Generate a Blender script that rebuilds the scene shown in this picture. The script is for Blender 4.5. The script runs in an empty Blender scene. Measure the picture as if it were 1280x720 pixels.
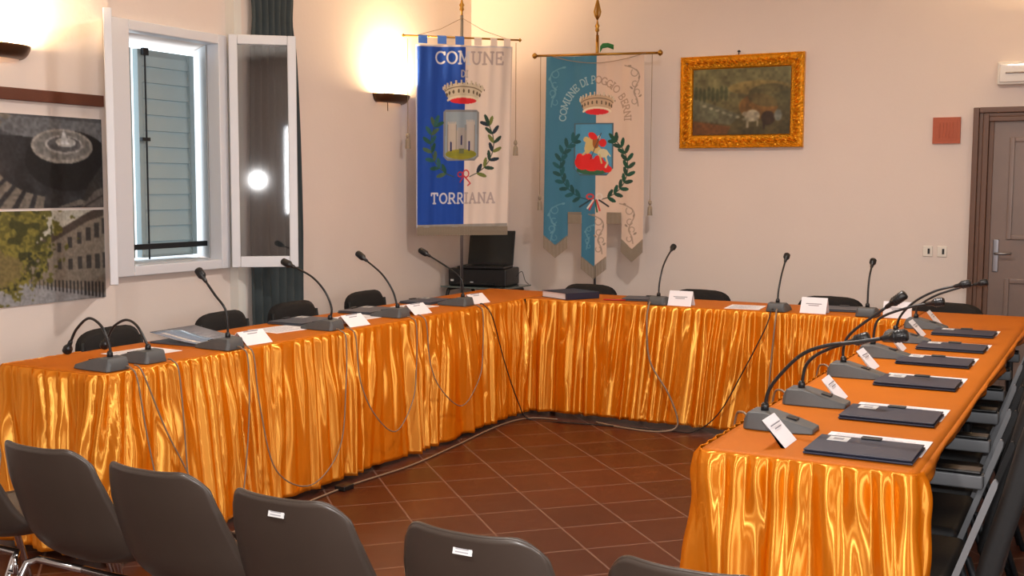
import bpy, bmesh, math, random
import numpy as np
from mathutils import Vector, Matrix
S = bpy.context.scene
COL = S.collection
R = random.Random(7)
PI = math.pi

# ------------------------------------------------------------------ materials
def lin(c):
    return tuple((x/255/12.92 if x/255 <= .04045 else ((x/255+.055)/1.055)**2.4) for x in c)
def mat(name, rgb, rough=.6, metal=0., noise=0., nscale=20., bump=0., bscale=60., spec=.5, coat=0., trans=0., emit=0., sheen=0.):
    m = bpy.data.materials.new(name); m.use_nodes = True
    nt = m.node_tree; b = nt.nodes['Principled BSDF']
    c = lin(rgb)+(1,)
    b.inputs['Base Color'].default_value = c
    b.inputs['Roughness'].default_value = rough
    b.inputs['Metallic'].default_value = metal
    b.inputs['Specular IOR Level'].default_value = spec
    b.inputs['Coat Weight'].default_value = coat
    b.inputs['Sheen Weight'].default_value = sheen
    b.inputs['Transmission Weight'].default_value = trans
    if emit:
        b.inputs['Emission Color'].default_value = c; b.inputs['Emission Strength'].default_value = emit
    if noise:
        tc = nt.nodes.new('ShaderNodeTexCoord'); n = nt.nodes.new('ShaderNodeTexNoise')
        n.inputs['Scale'].default_value = nscale; n.inputs['Detail'].default_value = 4
        nt.links.new(tc.outputs['Object'], n.inputs['Vector'])
        mx = nt.nodes.new('ShaderNodeMix'); mx.data_type = 'RGBA'
        mx.inputs[6].default_value = tuple(x*(1-noise) for x in c[:3])+(1,)
        mx.inputs[7].default_value = tuple(min(1, x*(1+noise)) for x in c[:3])+(1,)
        nt.links.new(n.outputs['Fac'], mx.inputs[0]); nt.links.new(mx.outputs[2], b.inputs['Base Color'])
    if bump:
        tc = nt.nodes.new('ShaderNodeTexCoord'); n = nt.nodes.new('ShaderNodeTexNoise')
        n.inputs['Scale'].default_value = bscale; n.inputs['Detail'].default_value = 3
        nt.links.new(tc.outputs['Object'], n.inputs['Vector'])
        bp = nt.nodes.new('ShaderNodeBump'); bp.inputs['Strength'].default_value = bump; bp.inputs['Distance'].default_value = .004
        nt.links.new(n.outputs['Fac'], bp.inputs['Height']); nt.links.new(bp.outputs['Normal'], b.inputs['Normal'])
    return m
def painted(name, rough=.8, spec=.3, coat=0.):
    m = mat(name, (200, 200, 200), rough, spec=spec, coat=coat); nt = m.node_tree
    a = nt.nodes.new('ShaderNodeAttribute'); a.attribute_name = 'Col'
    nt.links.new(a.outputs['Color'], nt.nodes['Principled BSDF'].inputs['Base Color'])
    return m
M = {}
M['wall'] = mat('plaster', (224, 211, 203), .9, noise=.03, nscale=3, bump=.15, bscale=40, spec=.2)
M['ceil'] = mat('ceiling_plaster', (232, 226, 218), .95)
M['satin'] = mat('orange_satin', (208, 108, 8), .4, metal=0, spec=.0)
def satinize(m, col, rough, fac):
    nt = m.node_tree; b = nt.nodes['Principled BSDF']; o = [n for n in nt.nodes if n.type == 'OUTPUT_MATERIAL'][0]
    gl = nt.nodes.new('ShaderNodeBsdfGlossy'); gl.inputs['Color'].default_value = col+(1,); gl.inputs['Roughness'].default_value = rough
    gl.inputs['Anisotropy'].default_value = .7; gl.inputs['Rotation'].default_value = 0.
    tg = nt.nodes.new('ShaderNodeTangent'); tg.direction_type = 'RADIAL'; tg.axis = 'Z'; nt.links.new(tg.outputs[0], gl.inputs['Tangent'])
    mx = nt.nodes.new('ShaderNodeMixShader'); mx.inputs[0].default_value = fac
    nt.links.new(b.outputs[0], mx.inputs[1]); nt.links.new(gl.outputs[0], mx.inputs[2]); nt.links.new(mx.outputs[0], o.inputs[0])
    for l in list(nt.links):
        if l.to_socket == b.inputs['Normal']: nt.links.new(l.from_socket, gl.inputs['Normal'])
satinize(M['satin'], (1., .58, .13), .38, .36)
M['cloth'] = mat('orange_cloth', (184, 100, 16), .6, spec=.12, noise=.07, nscale=5, bump=.1, bscale=9)
M['frame_white'] = mat('white_window_paint', (214, 216, 222), .4)
M['shutter'] = mat('pale_blue_shutter', (150, 168, 173), .6, noise=.05, nscale=6)
M['reveal'] = mat('grey_reveal', (176, 178, 180), .8)
M['iron'] = mat('dark_iron', (40, 44, 48), .5, metal=.6)
M['curtain'] = mat('grey_curtain', (62, 70, 72), .95, noise=.25, nscale=9)
M['beam'] = mat('brown_wood_strip', (92, 46, 26), .5, noise=.25, nscale=8)
M['black_fabric'] = mat('black_fabric', (20, 17, 17), .9, noise=.2, nscale=60, bump=.3, bscale=200)
M['black_leather'] = mat('black_leatherette', (13, 13, 15), .65, bump=.1, bscale=150)
M['black_plastic'] = mat('black_plastic', (22, 22, 24), .4)
M['grey_arm'] = mat('grey_metal_arm', (124, 126, 130), .45, metal=.3)
M['mic_grey'] = mat('mic_grey_plastic', (80, 81, 82), .5, noise=.05, nscale=80)
M['mic_black'] = mat('mic_black_rubber', (24, 24, 26), .35)
M['mic_metal'] = mat('mic_head_metal', (52, 52, 55), .35, metal=.7)
M['chrome'] = mat('chrome', (200, 202, 206), .12, metal=1.)
M['shell'] = mat('brown_grey_shell_plastic', (60, 51, 45), .38, noise=.04, nscale=30, coat=.15)
M['paper'] = mat('white_paper', (232, 228, 232), .8)
M['navy'] = mat('navy_card_cover', (34, 40, 60), .5, noise=.06, nscale=60)
M['darkgrey'] = mat('dark_grey_card_cover', (70, 74, 84), .42)
M['gloss'] = mat('glossy_clear_cover', (120, 134, 154), .12, coat=.6)
M['sticker'] = mat('pale_sticker', (205, 205, 205), .6)
M['red'] = mat('red_plastic', (170, 30, 20), .4)
M['gold'] = mat('gilded_wood', (226, 158, 34), .3, metal=.6, noise=.35, nscale=30)
M['brass'] = mat('aged_brass', (176, 134, 64), .3, metal=1.)
M['steel'] = mat('steel_pole', (140, 140, 146), .3, metal=.9)
M['silver_thread'] = mat('silver_fringe_thread', (150, 138, 122), .7, metal=.2)
M['glass_top'] = mat('grey_glass_top', (96, 110, 108), .15, coat=.4)
M['cable_grey'] = mat('grey_cable', (132, 110, 90), .5)
M['cable_black'] = mat('black_cable', (26, 22, 20), .5)
M['lamp_shell'] = mat('dark_bronze_sconce', (92, 64, 44), .35, metal=.7)
M['plaque'] = mat('terracotta_plaque', (176, 92, 66), .7, noise=.08, nscale=60)
M['socket'] = mat('white_socket_plastic', (226, 220, 210), .4)
M['tablewood'] = mat('table_board', (150, 120, 90), .6)
M['door_wood'] = mat('brown_door_wood', (122, 104, 96), .3, noise=.12, nscale=5, coat=.3)
M['frame_wood'] = mat('brown_door_frame_wood', (100, 70, 54), .45, noise=.2, nscale=7)
M['green_ribbon'] = mat('green_ribbon', (20, 110, 50), .5)
M['cord'] = mat('twisted_cord', (150, 128, 104), .8)
M['bulb'] = mat('lamp_glow', (255, 226, 160), .5, emit=9.)
M['emer'] = mat('emergency_diffuser', (225, 220, 214), .25, coat=.3)
g = M['glass'] = bpy.data.materials.new('window_glass'); g.use_nodes = True
nt = g.node_tree; nt.nodes.clear()
o_ = nt.nodes.new('ShaderNodeOutputMaterial'); mx = nt.nodes.new('ShaderNodeMixShader'); t_ = nt.nodes.new('ShaderNodeBsdfTransparent'); gl = nt.nodes.new('ShaderNodeBsdfGlossy')
gl.inputs['Roughness'].default_value = .03; t_.inputs['Color'].default_value = (.82, .84, .86, 1); mx.inputs[0].default_value = .16
nt.links.new(t_.outputs[0], mx.inputs[1]); nt.links.new(gl.outputs[0], mx.inputs[2]); nt.links.new(mx.outputs[0], o_.inputs[0])
# floor tiles laid diagonally
m = M['floor'] = mat('terracotta_tiles', (130, 62, 36), .4, spec=.35)
nt = m.node_tree; b = nt.nodes['Principled BSDF']
tc = nt.nodes.new('ShaderNodeTexCoord'); mp = nt.nodes.new('ShaderNodeMapping')
TILE = .30
mp.inputs['Rotation'].default_value = (0, 0, 0)
br = nt.nodes.new('ShaderNodeTexBrick'); br.offset = 0; br.squash = 1
br.inputs['Scale'].default_value = 1; br.inputs['Brick Width'].default_value = TILE; br.inputs['Row Height'].default_value = TILE
br.inputs['Mortar Size'].default_value = .005; br.inputs['Mortar Smooth'].default_value = .3; br.inputs['Bias'].default_value = 0
br.inputs['Color1'].default_value = lin((80, 34, 15))+(1,); br.inputs['Color2'].default_value = lin((66, 28, 14))+(1,)
br.inputs['Mortar'].default_value = lin((112, 84, 72))+(1,)
nz = nt.nodes.new('ShaderNodeTexNoise'); nz.inputs['Scale'].default_value = 4; nz.inputs['Detail'].default_value = 5
hs = nt.nodes.new('ShaderNodeHueSaturation'); mr = nt.nodes.new('ShaderNodeMapRange')
mr.inputs['To Min'].default_value = .78; mr.inputs['To Max'].default_value = 1.22
L = nt.links.new
L(tc.outputs['Object'], mp.inputs['Vector']); L(mp.outputs[0], br.inputs['Vector']); L(tc.outputs['Object'], nz.inputs['Vector'])
L(nz.outputs['Fac'], mr.inputs['Value']); L(mr.outputs[0], hs.inputs['Value']); L(br.outputs['Color'], hs.inputs['Color']); L(hs.outputs[0], b.inputs['Base Color'])
bp = nt.nodes.new('ShaderNodeBump'); bp.inputs['Strength'].default_value = .4; bp.inputs['Distance'].default_value = .003; bp.invert = True
L(br.outputs['Fac'], bp.inputs['Height']); L(bp.outputs[0], b.inputs['Normal'])

# ------------------------------------------------------------------ mesh helpers
class MB:
    def __init__(s): s.v = []; s.f = []
    def add(s, vs, fs):
        n = len(s.v); s.v += [tuple(v) for v in vs]; s.f += [tuple(i+n for i in f) for f in fs]; return s
    def box(s, a, b, mtx=None):
        vs = [Vector((x, y, z)) for z in (a[2], b[2]) for y in (a[1], b[1]) for x in (a[0], b[0])]
        if mtx: vs = [mtx @ v for v in vs]
        return s.add(vs, [(0, 2, 3, 1), (4, 5, 7, 6), (0, 1, 5, 4), (2, 6, 7, 3), (0, 4, 6, 2), (1, 3, 7, 5)])
    def tube(s, pts, r, n=8, closed=False):
        pts = [Vector(p) for p in pts]; k = len(pts)
        rs = r if isinstance(r, (list, tuple)) else [r]*k
        vs = []; fs = []; up = None
        for i, p in enumerate(pts):
            if closed: d = pts[(i+1) % k]-pts[i-1]
            else: d = pts[min(i+1, k-1)]-pts[max(i-1, 0)]
            d.normalize()
            if up is None: up = Vector((0, 0, 1)) if abs(d.z) < .9 else Vector((1, 0, 0))
            a = d.cross(up)
            if a.length < 1e-5: a = d.cross(Vector((1, .3, .2)))
            a.normalize(); bb = a.cross(d).normalized(); up = bb
            for j in range(n):
                t = 2*PI*j/n; vs.append(p+(a*math.cos(t)+bb*math.sin(t))*rs[i])
        for i in range(k if closed else k-1):
            i2 = (i+1) % k
            for j in range(n): fs.append((i*n+j, i*n+(j+1) % n, i2*n+(j+1) % n, i2*n+j))
        if not closed: fs += [tuple(range(n))[::-1], tuple((k-1)*n+j for j in range(n))]
        return s.add(vs, fs)
    def lathe(s, prof, c=(0, 0, 0), n=16):   # prof (r,z)
        vs = []; fs = []
        for r, z in prof:
            for j in range(n): vs.append((c[0]+r*math.cos(2*PI*j/n), c[1]+r*math.sin(2*PI*j/n), c[2]+z))
        for i in range(len(prof)-1):
            for j in range(n): fs.append((i*n+j, i*n+(j+1) % n, (i+1)*n+(j+1) % n, (i+1)*n+j))
        fs += [tuple(range(n))[::-1], tuple((len(prof)-1)*n+j for j in range(n))]
        return s.add(vs, fs)
    def prism(s, poly, a, b, plane='xy'):
        n = len(poly)
        P = {'xy': lambda u, v, w: (u, v, w), 'xz': lambda u, v, w: (u, w, v), 'yz': lambda u, v, w: (w, u, v)}[plane]
        vs = [P(u, v, a) for u, v in poly]+[P(u, v, b) for u, v in poly]
        fs = [tuple(range(n))[::-1], tuple(range(n, 2*n))]+[(i, (i+1) % n, n+(i+1) % n, n+i) for i in range(n)]
        return s.add(vs, fs)
    def grid(s, P, wrap=False):
        ny = len(P); nx = len(P[0]); vs = [p for row in P for p in row]; fs = []
        for j in range(ny-1):
            for i in range(nx-1): fs.append((j*nx+i, j*nx+i+1, (j+1)*nx+i+1, (j+1)*nx+i))
        return s.add(vs, fs)
    def build(s, name, m, parent=None, smooth=False, bevel=0, solid=0, sub=0, mtx=None, seg=2):
        me = bpy.data.meshes.new(name); me.from_pydata(s.v, [], s.f)
        bm = bmesh.new(); bm.from_mesh(me); bmesh.ops.recalc_face_normals(bm, faces=bm.faces); bm.to_mesh(me); bm.free()
        if mtx: me.transform(mtx)
        me.materials.append(m if not isinstance(m, str) else M[m])
        if smooth: me.polygons.foreach_set('use_smooth', [True]*len(me.polygons))
        o = bpy.data.objects.new(name, me); COL.objects.link(o)
        if parent: o.parent = parent
        if solid:
            md = o.modifiers.new('s', 'SOLIDIFY'); md.thickness = solid; md.offset = 0
        if bevel:
            md = o.modifiers.new('b', 'BEVEL'); md.width = bevel; md.segments = seg; md.limit_method = 'ANGLE'
            if not smooth:
                me.polygons.foreach_set('use_smooth', [True]*len(me.polygons))
            wn = o.modifiers.new('w', 'WEIGHTED_NORMAL'); wn.keep_sharp = True
        if sub:
            md = o.modifiers.new('u', 'SUBSURF'); md.levels = sub; md.render_levels = sub
        return o
def tag(o, label, cat, group=None, kind=None):
    o['label'] = label; o['category'] = cat
    if group: o['group'] = group
    if kind: o['kind'] = kind
    return o
def empty(name, loc, label, cat, rz=0, group=None):
    o = bpy.data.objects.new(name, None); COL.objects.link(o); o.location = loc; o.rotation_euler = (0, 0, rz)
    o.empty_display_size = .1
    return tag(o, label, cat, group)
def struct(o): o['kind'] = 'structure'; return o
def copy_tree(o, parent=None):
    c = o.copy(); COL.objects.link(c)
    if parent: c.parent = parent
    for ch in list(o.children): copy_tree(ch, c)
    return c
def rmin(a, b, c): return [(a[0], a[1]), (b[0], b[1]), c]
def catmull(pts, n=8):
    pts = [Vector(p) for p in pts]; out = []
    for i in range(len(pts)-1):
        p0 = pts[max(i-1, 0)]; p1 = pts[i]; p2 = pts[i+1]; p3 = pts[min(i+2, len(pts)-1)]
        for k in range(n):
            t = k/n
            out.append(.5*((2*p1)+(p2-p0)*t+(2*p0-5*p1+4*p2-p3)*t*t+(3*p1-p0-3*p2+p3)*t**3))
    out.append(pts[-1]); return out

# ------------------------------------------------------------------ painter (colours of flat artwork, as point colours)
class Canvas:
    """w x h metres, u right, v down from the top-left"""
    def __init__(s, w, h, cell, base):
        s.w, s.h = w, h; s.nx = int(round(w/cell))+1; s.ny = int(round(h/cell))+1
        s.U, s.V = np.meshgrid(np.linspace(0, w, s.nx), np.linspace(0, h, s.ny))
        s.C = np.zeros((s.ny, s.nx, 3)); s.C[:] = base; s.rng = np.random.RandomState(3)
    def put(s, mask, col, a=1.):
        mask = np.clip(mask.astype(float), 0, 1)[..., None]*a
        s.C = s.C*(1-mask)+np.array(col, float)*mask
    def rect(s, x0, y0, x1, y1, col, a=1.): s.put((s.U >= x0) & (s.U <= x1) & (s.V >= y0) & (s.V <= y1), col, a)
    def ell(s, cx, cy, rx, ry, col, a=1., rot=0):
        du, dv = s.U-cx, s.V-cy; c, n = math.cos(rot), math.sin(rot)
        s.put((((du*c+dv*n)/rx)**2+((-du*n+dv*c)/ry)**2) <= 1, col, a)
    def poly(s, P, col, a=1.):
        ins = np.zeros(s.U.shape, bool); n = len(P)
        for i in range(n):
            x0, y0 = P[i]; x1, y1 = P[(i+1) % n]
            if y0 == y1: continue
            c = ((s.V < y0) != (s.V < y1)) & (s.U < (x1-x0)*(s.V-y0)/(y1-y0)+x0); ins ^= c
        s.put(ins, col, a)
    def line(s, P, wd, col, a=1.):
        d = np.full(s.U.shape, 9.)
        for (x0, y0), (x1, y1) in zip(P[:-1], P[1:]):
            dx, dy = x1-x0, y1-y0; l2 = dx*dx+dy*dy+1e-12
            t = np.clip(((s.U-x0)*dx+(s.V-y0)*dy)/l2, 0, 1)
            d = np.minimum(d, np.hypot(s.U-x0-t*dx, s.V-y0-t*dy))
        s.put(np.clip((wd/2-d)/(s.w/s.nx)+.5, 0, 1), col, a)
    def leaf(s, x, y, ang, ln, wd, col):
        s.ell(x+math.cos(ang)*ln/2, y+math.sin(ang)*ln/2, ln/2, wd/2, col, rot=ang)
    def noise(s, scale, seed=1):
        r = np.random.RandomState(seed); gx = int(s.w/scale)+3; gy = int(s.h/scale)+3
        G = r.rand(gy, gx); x = s.U/scale; y = s.V/scale; i = x.astype(int); j = y.astype(int); fx = x-i; fy = y-j
        fx = fx*fx*(3-2*fx); fy = fy*fy*(3-2*fy)
        return (G[j, i]*(1-fx)+G[j, i+1]*fx)*(1-fy)+(G[j+1, i]*(1-fx)+G[j+1, i+1]*fx)*fy
    def blur(s, n):
        for _ in range(n):
            P = np.pad(s.C, ((1, 1), (1, 1), (0, 0)), 'edge')
            s.C = (P[1:-1, 1:-1]*2+P[:-2, 1:-1]+P[2:, 1:-1]+P[1:-1, :-2]+P[1:-1, 2:])/6
    def mul(s, f): s.C = np.clip(s.C*f[..., None], 0, 255)
    def mesh(s, name, m, parent, P, mask=None):
        """P(u,v)->xyz arrays"""
        X, Y, Z = P(s.U, s.V); me = bpy.data.meshes.new(name)
        vs = np.stack([X, Y, Z], -1).reshape(-1, 3)
        idx = np.arange(s.nx*s.ny).reshape(s.ny, s.nx)
        F = np.stack([idx[:-1, :-1], idx[1:, :-1], idx[1:, 1:], idx[:-1, 1:]], -1)
        if mask is not None:
            k = mask[:-1, :-1] & mask[1:, 1:] & mask[1:, :-1] & mask[:-1, 1:]; F = F[k]
        F = F.reshape(-1, 4)
        used = np.unique(F); mp = -np.ones(len(vs), int); mp[used] = np.arange(len(used))
        me.from_pydata(vs[used].tolist(), [], mp[F].tolist())
        c = s.C.reshape(-1, 3)[used]/255; l = np.where(c <= .04045, c/12.92, ((c+.055)/1.055)**2.4)
        at = me.color_attributes.new('Col', 'FLOAT_COLOR', 'POINT')
        at.data.foreach_set('color', np.concatenate([l, np.ones((len(l), 1))], 1).ravel())
        me.materials.append(m); me.polygons.foreach_set('use_smooth', [True]*len(me.polygons))
        o = bpy.data.objects.new(name, me); COL.objects.link(o)
        if parent: o.parent = parent
        return o
def arc(cx, cy, rx, ry, a0, a1, n=10): return [(cx+rx*math.cos(math.radians(a0+(a1-a0)*i/n)), cy+ry*math.sin(math.radians(a0+(a1-a0)*i/n))) for i in range(n+1)]
# serif capitals as strokes in a 0..1 box (v down), width factor
GL = {
 'C': (.8, [arc(.48, .5, .4, .48, -45, -315, 16), [(.78, .06), (.78, .25)]]),
 'O': (.85, [arc(.45, .5, .4, .48, 0, 360, 20)]),
 'M': (1., [[(.12, 1), (.14, 0), (.5, .8), (.86, 0), (.9, 1)], [(.02, 1), (.22, 1)], [(.78, 1), (1., 1)], [(.02, 0), (.18, 0)], [(.84, 0), (.98, 0)]]),
 'U': (.85, [[(.15, 0), (.15, .6)]+arc(.45, .6, .3, .4, 180, 0, 10)+[(.75, 0)], [(.03, 0), (.27, 0)], [(.63, 0), (.87, 0)]]),
 'N': (.88, [[(.14, 1), (.14, 0), (.76, 1), (.76, 0)], [(.02, 1), (.26, 1)], [(.64, 0), (.88, 0)]]),
 'E': (.7, [[(.66, .2), (.64, 0), (.14, 0), (.14, 1), (.66, 1), (.68, .8)], [(.14, .5), (.5, .5)], [(.5, .4), (.5, .6)]]),
 'D': (.82, [[(.14, 0), (.14, 1), (.35, 1)]+arc(.35, .5, .4, .5, 90, -90, 12)+[(.14, 0)]]),
 'I': (.35, [[(.17, 0), (.17, 1)], [(.04, 0), (.3, 0)], [(.04, 1), (.3, 1)]]),
 'T': (.8, [[(.4, 0), (.4, 1)], [(.03, .2), (.05, 0), (.75, 0), (.77, .2)], [(.27, 1), (.53, 1)]]),
 'R': (.78, [[(.14, 1), (.14, 0), (.4, 0)]+arc(.4, .26, .24, .26, -90, 90, 8)+[(.14, .52)], [(.38, .52), (.74, 1)], [(.02, 1), (.27, 1)]]),
 'A': (.85, [[(.08, 1), (.43, 0), (.78, 1)], [(.22, .62), (.64, .62)], [(0, 1), (.2, 1)], [(.66, 1), (.88, 1)]]),
 'P': (.7, [[(.14, 1), (.14, 0), (.38, 0)]+arc(.38, .28, .25, .28, -90, 90, 8)+[(.14, .56)], [(.02, 1), (.28, 1)]]),
 'G': (.85, [arc(.48, .5, .4, .48, -45, -330, 16), [(.82, .95), (.82, .56)], [(.6, .56), (.9, .56)]]),
 'B': (.75, [[(.14, 0), (.14, 1), (.4, 1)]+arc(.4, .74, .25, .26, 90, -90, 8)+[(.14, .48)], [(.14, 0), (.36, 0)]+arc(.36, .24, .22, .24, -90, 90, 8)]),
 ' ': (.45, [])}
def text(cv, s, x, y, h, wd, colf, track=.12, xs=1., a=1.):
    for ch in s:
        w, st = GL[ch]
        for P in st:
            Q = [(x+p[0]*h*xs, y+p[1]*h) for p in P]
            cv.line(Q, wd, colf(x) if callable(colf) else colf, a)
        x += (w+track)*h*xs
    return x
def textlen(s, h, track=.12, xs=1.): return sum((GL[c][0]+track)*h*xs for c in s)
def arctext(cv, s, cx, cy, rx, ry, a0, a1, h, wd, colf):
    tot = textlen(s, 1); acc = 0
    for ch in s:
        w, st = GL[ch]; mid = (acc+(w+.12)/2)/tot; acc += w+.12
        a = math.radians(a0+(a1-a0)*mid); px, py = cx+rx*math.cos(a), cy+ry*math.sin(a)
        tx, ty = -rx*math.sin(a), ry*math.cos(a); l = math.hypot(tx, ty)*(1 if a1 > a0 else -1); tx /= l; ty /= l
        nx, ny = -ty, tx
        for P in st: cv.line([(px+(p[0]-w/2)*h*tx+(p[1]-.5)*h*nx, py+(p[0]-w/2)*h*ty+(p[1]-.5)*h*ny) for p in P], wd, colf(px))

# ------------------------------------------------------------------ ROOM  (x right along back wall, y to the back wall, camera above the origin)
XL, YB, XR, YF, ZC = -4.64, 7.9, 2.6, -3.6, 3.35
XO = -5.06   # outer face of the left wall
fl = MB().grid([[(x, y, 0) for x in (-12, 12)] for y in (-12, 12)])
# floor object rotated so tiles lie at 45.6 degrees
th = math.radians(45.57)
c_, s_ = math.cos(th), math.sin(th)
off = Vector((0.037, 0.055))
def room2tile(x, y): return ((x)*c_+(y)*s_, -(x)*s_+(y)*c_)
fb = MB(); corners = [(XO, YF-.1), (XR+.1, YF-.1), (XR+.1, YB+.1), (XO, YB+.1)]
FO = (0, 0)
fo = MB().prism([room2tile(*c) for c in corners], -.12, 0).build('floor', 'floor'); struct(fo)
fo.rotation_euler = (0, 0, th)
mp.inputs['Location'].default_value = (-1.6271, -5.1152, 0)
struct(MB().box((XO, YF-.1, ZC), (XR+.1, YB+.1, ZC+.1)).build('ceiling', 'ceil'))
struct(MB().box((XO, YB, 0), (XR, YB+.12, ZC)).build('wall_back', 'wall'))
# window openings on the right wall, behind the camera, feed daylight
w = MB()
def wall_with_holes(w, x0, x1, ya, yb, holes):
    ys = ya
    for (h0, h1, z0, z1) in holes:
        w.box((x0, ys, 0), (x1, h0, ZC)); w.box((x0, h0, 0), (x1, h1, z0)); w.box((x0, h0, z1), (x1, h1, ZC)); ys = h1
    w.box((x0, ys, 0), (x1, yb, ZC))
RW = [(-2.4, -1.2, 1.0, 2.4), (.6, 1.8, 1.0, 2.4)]
wall_with_holes(w, XR, XR+.1, YF, YB, RW)
struct(w.build('wall_right', 'wall'))
struct(MB().box((XO, YF-.1, 0), (XR, YF, ZC)).build('wall_front', 'wall'))
# left wall with shallow niche (y 4.22..5.21) and window hole
NY0, NY1, NX = 4.215, 5.215, -4.70
HY0, HY1, HZ0, HZ1 = 4.36, 5.03, 1.03, 2.29
w = MB()
w.box((XO, YF, 0), (XL, NY0, ZC))
w.box((NX, NY1, 0), (XL, YB, ZC)); w.box((XO, 5.30, 0), (NX, YB, ZC))
w.box((NX, NY0, 2.95), (XL, NY1, ZC))
w.box((XO, NY0, 0), (NX, 5.30, HZ0)); w.box((XO, NY0, HZ1), (NX, 5.30, ZC))
w.box((XO, NY0, HZ0), (NX, HY0, HZ1)); 
w.prism([(NX, HY1), (NX, 5.30), (XO, 5.30), (XO, 5.27)], HZ0, HZ1)
struct(w.build('wall_left', 'wall'))
struct(MB().box((NX+.001, 5.15, 0), (XL+.004, NY1+.0, 2.9)).build('trim_1', mat('pale_reveal_paint', (222, 220, 214), .8)))
# window frame
f = MB()
for a, b in (((-4.74, 4.215, .985), (-4.645, 4.36, 2.34)), ((-4.74, 5.03, .985), (-4.645, 5.10, 2.34)), ((-4.74, 4.36, .985), (-4.645, 5.03, 1.04)), ((-4.74, 4.36, 2.285), (-4.645, 5.03, 2.34))): f.box(a, b)
wf = struct(f.build('window_1', 'frame_white', bevel=.006))
MB().box((-5.05, 4.37, 1.03), (-4.76, 5.03, 1.045)).build('window_sill', 'reveal', wf)
# right window reveal lining
MB().prism([(-4.742, 5.034), (-4.742, 5.026), (-5.05, 5.245), (-5.05, 5.262)], 1.045, 2.285).build('reveal_lining', 'reveal', wf)
def casement(hx, hy, dirx, diry, wd, label_name, z0=.99, z1=2.345):
    # direction from hinge outward
    n = Vector((-diry, dirx, 0))
    Mx = Matrix(((dirx, n.x, 0, hx), (diry, n.y, 0, hy), (0, 0, 1, 0), (0, 0, 0, 1)))
    st = .05
    f = MB()
    for a, b in (((0, -.02, z0), (st, .02, z1)), ((wd-st, -.02, z0), (wd, .02, z1)), ((st, -.02, z0), (wd-st, .02, z0+.065)), ((st, -.02, z1-.055), (wd-st, .02, z1))): f.box(a, b, Mx)
    o = f.build(label_name, 'frame_white', wf, bevel=.005)
    gl = MB().box((st, -.003, z0+.065), (wd-st, .003, z1-.055), Mx).build('glass_pane', 'glass', o)
    return o
casement(-4.622, 5.085, .754, .657, .385, 'casement')
casement(-4.622, 4.195, .741, -.671, .42, 'casement', .985, 2.315)
# exterior louvered shutter, iron bar and rod
def shutter(y0, y1, x=-4.93, z0=1.06, z1=2.235):
    f = MB().box((x-.02, y0, z0), (x+.02, y0+.035, z1)).box((x-.02, y1-.035, z0), (x+.02, y1, z1))
    sh = f.build('shutter', 'shutter', wf)
    s = MB(); n = 13; h = (z1-z0)/n
    for k in range(n):
        z = z0+h*(k+.5); mt = Matrix.Translation((x, 0, z)) @ Matrix.Rotation(math.radians(-10), 4, 'Y')
        s.box((-.005, y0+.03, -h*.53), (.005, y1-.03, h*.53), mt)
    s.build('slats', 'shutter', sh)
    return sh
shutter(4.665, 5.10); shutter(4.38, 4.615)
MB().tube([(-4.89, 4.70, 1.05), (-4.89, 4.70, 2.23)], .005).box((-4.90, 4.68, 2.2), (-4.88, 4.72, 2.24)).box((-4.90, 4.66, 1.72), (-4.88, 4.72, 1.74)).build('locking_rod', 'iron', wf)
MB().box((-4.80, 4.38, 1.115), (-4.775, 5.045, 1.145)).build('guard_bar', 'iron', wf)
# windows of the right wall (behind the viewer): plain frames
for k, (h0, h1, z0, z1) in enumerate(RW):
    f = MB()
    for a, b in (((XR-.01, h0, z0), (XR+.06, h0+.06, z1)), ((XR-.01, h1-.06, z0), (XR+.06, h1, z1)), ((XR-.01, h0+.06, z0), (XR+.06, h1-.06, z0+.06)), ((XR-.01, h0+.06, z1-.06), (XR+.06, h1-.06, z1)), ((XR, (h0+h1)/2-.04, z0+.06), (XR+.05, (h0+h1)/2+.04, z1-.06))): f.box(a, b)
    struct(f.build('window_%d' % (k+2), 'frame_white'))
# door with moulded frame
d = MB()
for a, b in (((-.88, 7.84, 0), (-.845, 7.9, 1.99)), ((-.845, 7.855, 0), (-.82, 7.9, 1.965)), ((-.82, 7.845, 0), (-.785, 7.9, 1.945)), ((-.785, 7.865, 0), (-.755, 7.9, 1.91)),
             ((.165, 7.84, 0), (.20, 7.9, 1.99)), ((.14, 7.855, 0), (.165, 7.9, 1.965)), ((.105, 7.845, 0), (.14, 7.9, 1.945)), ((.075, 7.865, 0), (.105, 7.9, 1.91)),
             ((-.845, 7.84, 1.955), (.165, 7.9, 1.99)), ((-.82, 7.855, 1.93), (.14, 7.9, 1.955)), ((-.785, 7.845, 1.90), (.105, 7.9, 1.93))): d.box(a, b)
dr = struct(d.build('door_1', 'frame_wood', bevel=.004))
lf = MB().box((-.755, 7.875, .01), (.075, 7.9, 1.90)).build('door_leaf', 'door_wood', dr)
pn = MB()
for x0, x1, z0, z1 in ((-.66, -.02, 1.15, 1.80), (-.66, -.02, .15, .90)):
    for a, b in (((x0, 7.862, z0), (x0+.03, 7.876, z1)), ((x1-.03, 7.862, z0), (x1, 7.876, z1)), ((x0+.03, 7.862, z0), (x1-.03, 7.876, z0+.03)), ((x0+.03, 7.862, z1-.03), (x1-.03, 7.876, z1))): pn.box(a, b)
pn.build('panel_moulding', 'door_wood', lf, bevel=.004)
hd = MB().box((-.735, 7.866, .94), (-.70, 7.875, 1.15)).build('handle_plate', 'steel', lf, bevel=.006)
MB().tube([(-.718, 7.866, 1.06), (-.718, 7.83, 1.06), (-.70, 7.82, 1.06), (-.62, 7.82, 1.062)], .008).build('door_handle', 'steel', lf, smooth=True)

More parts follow.
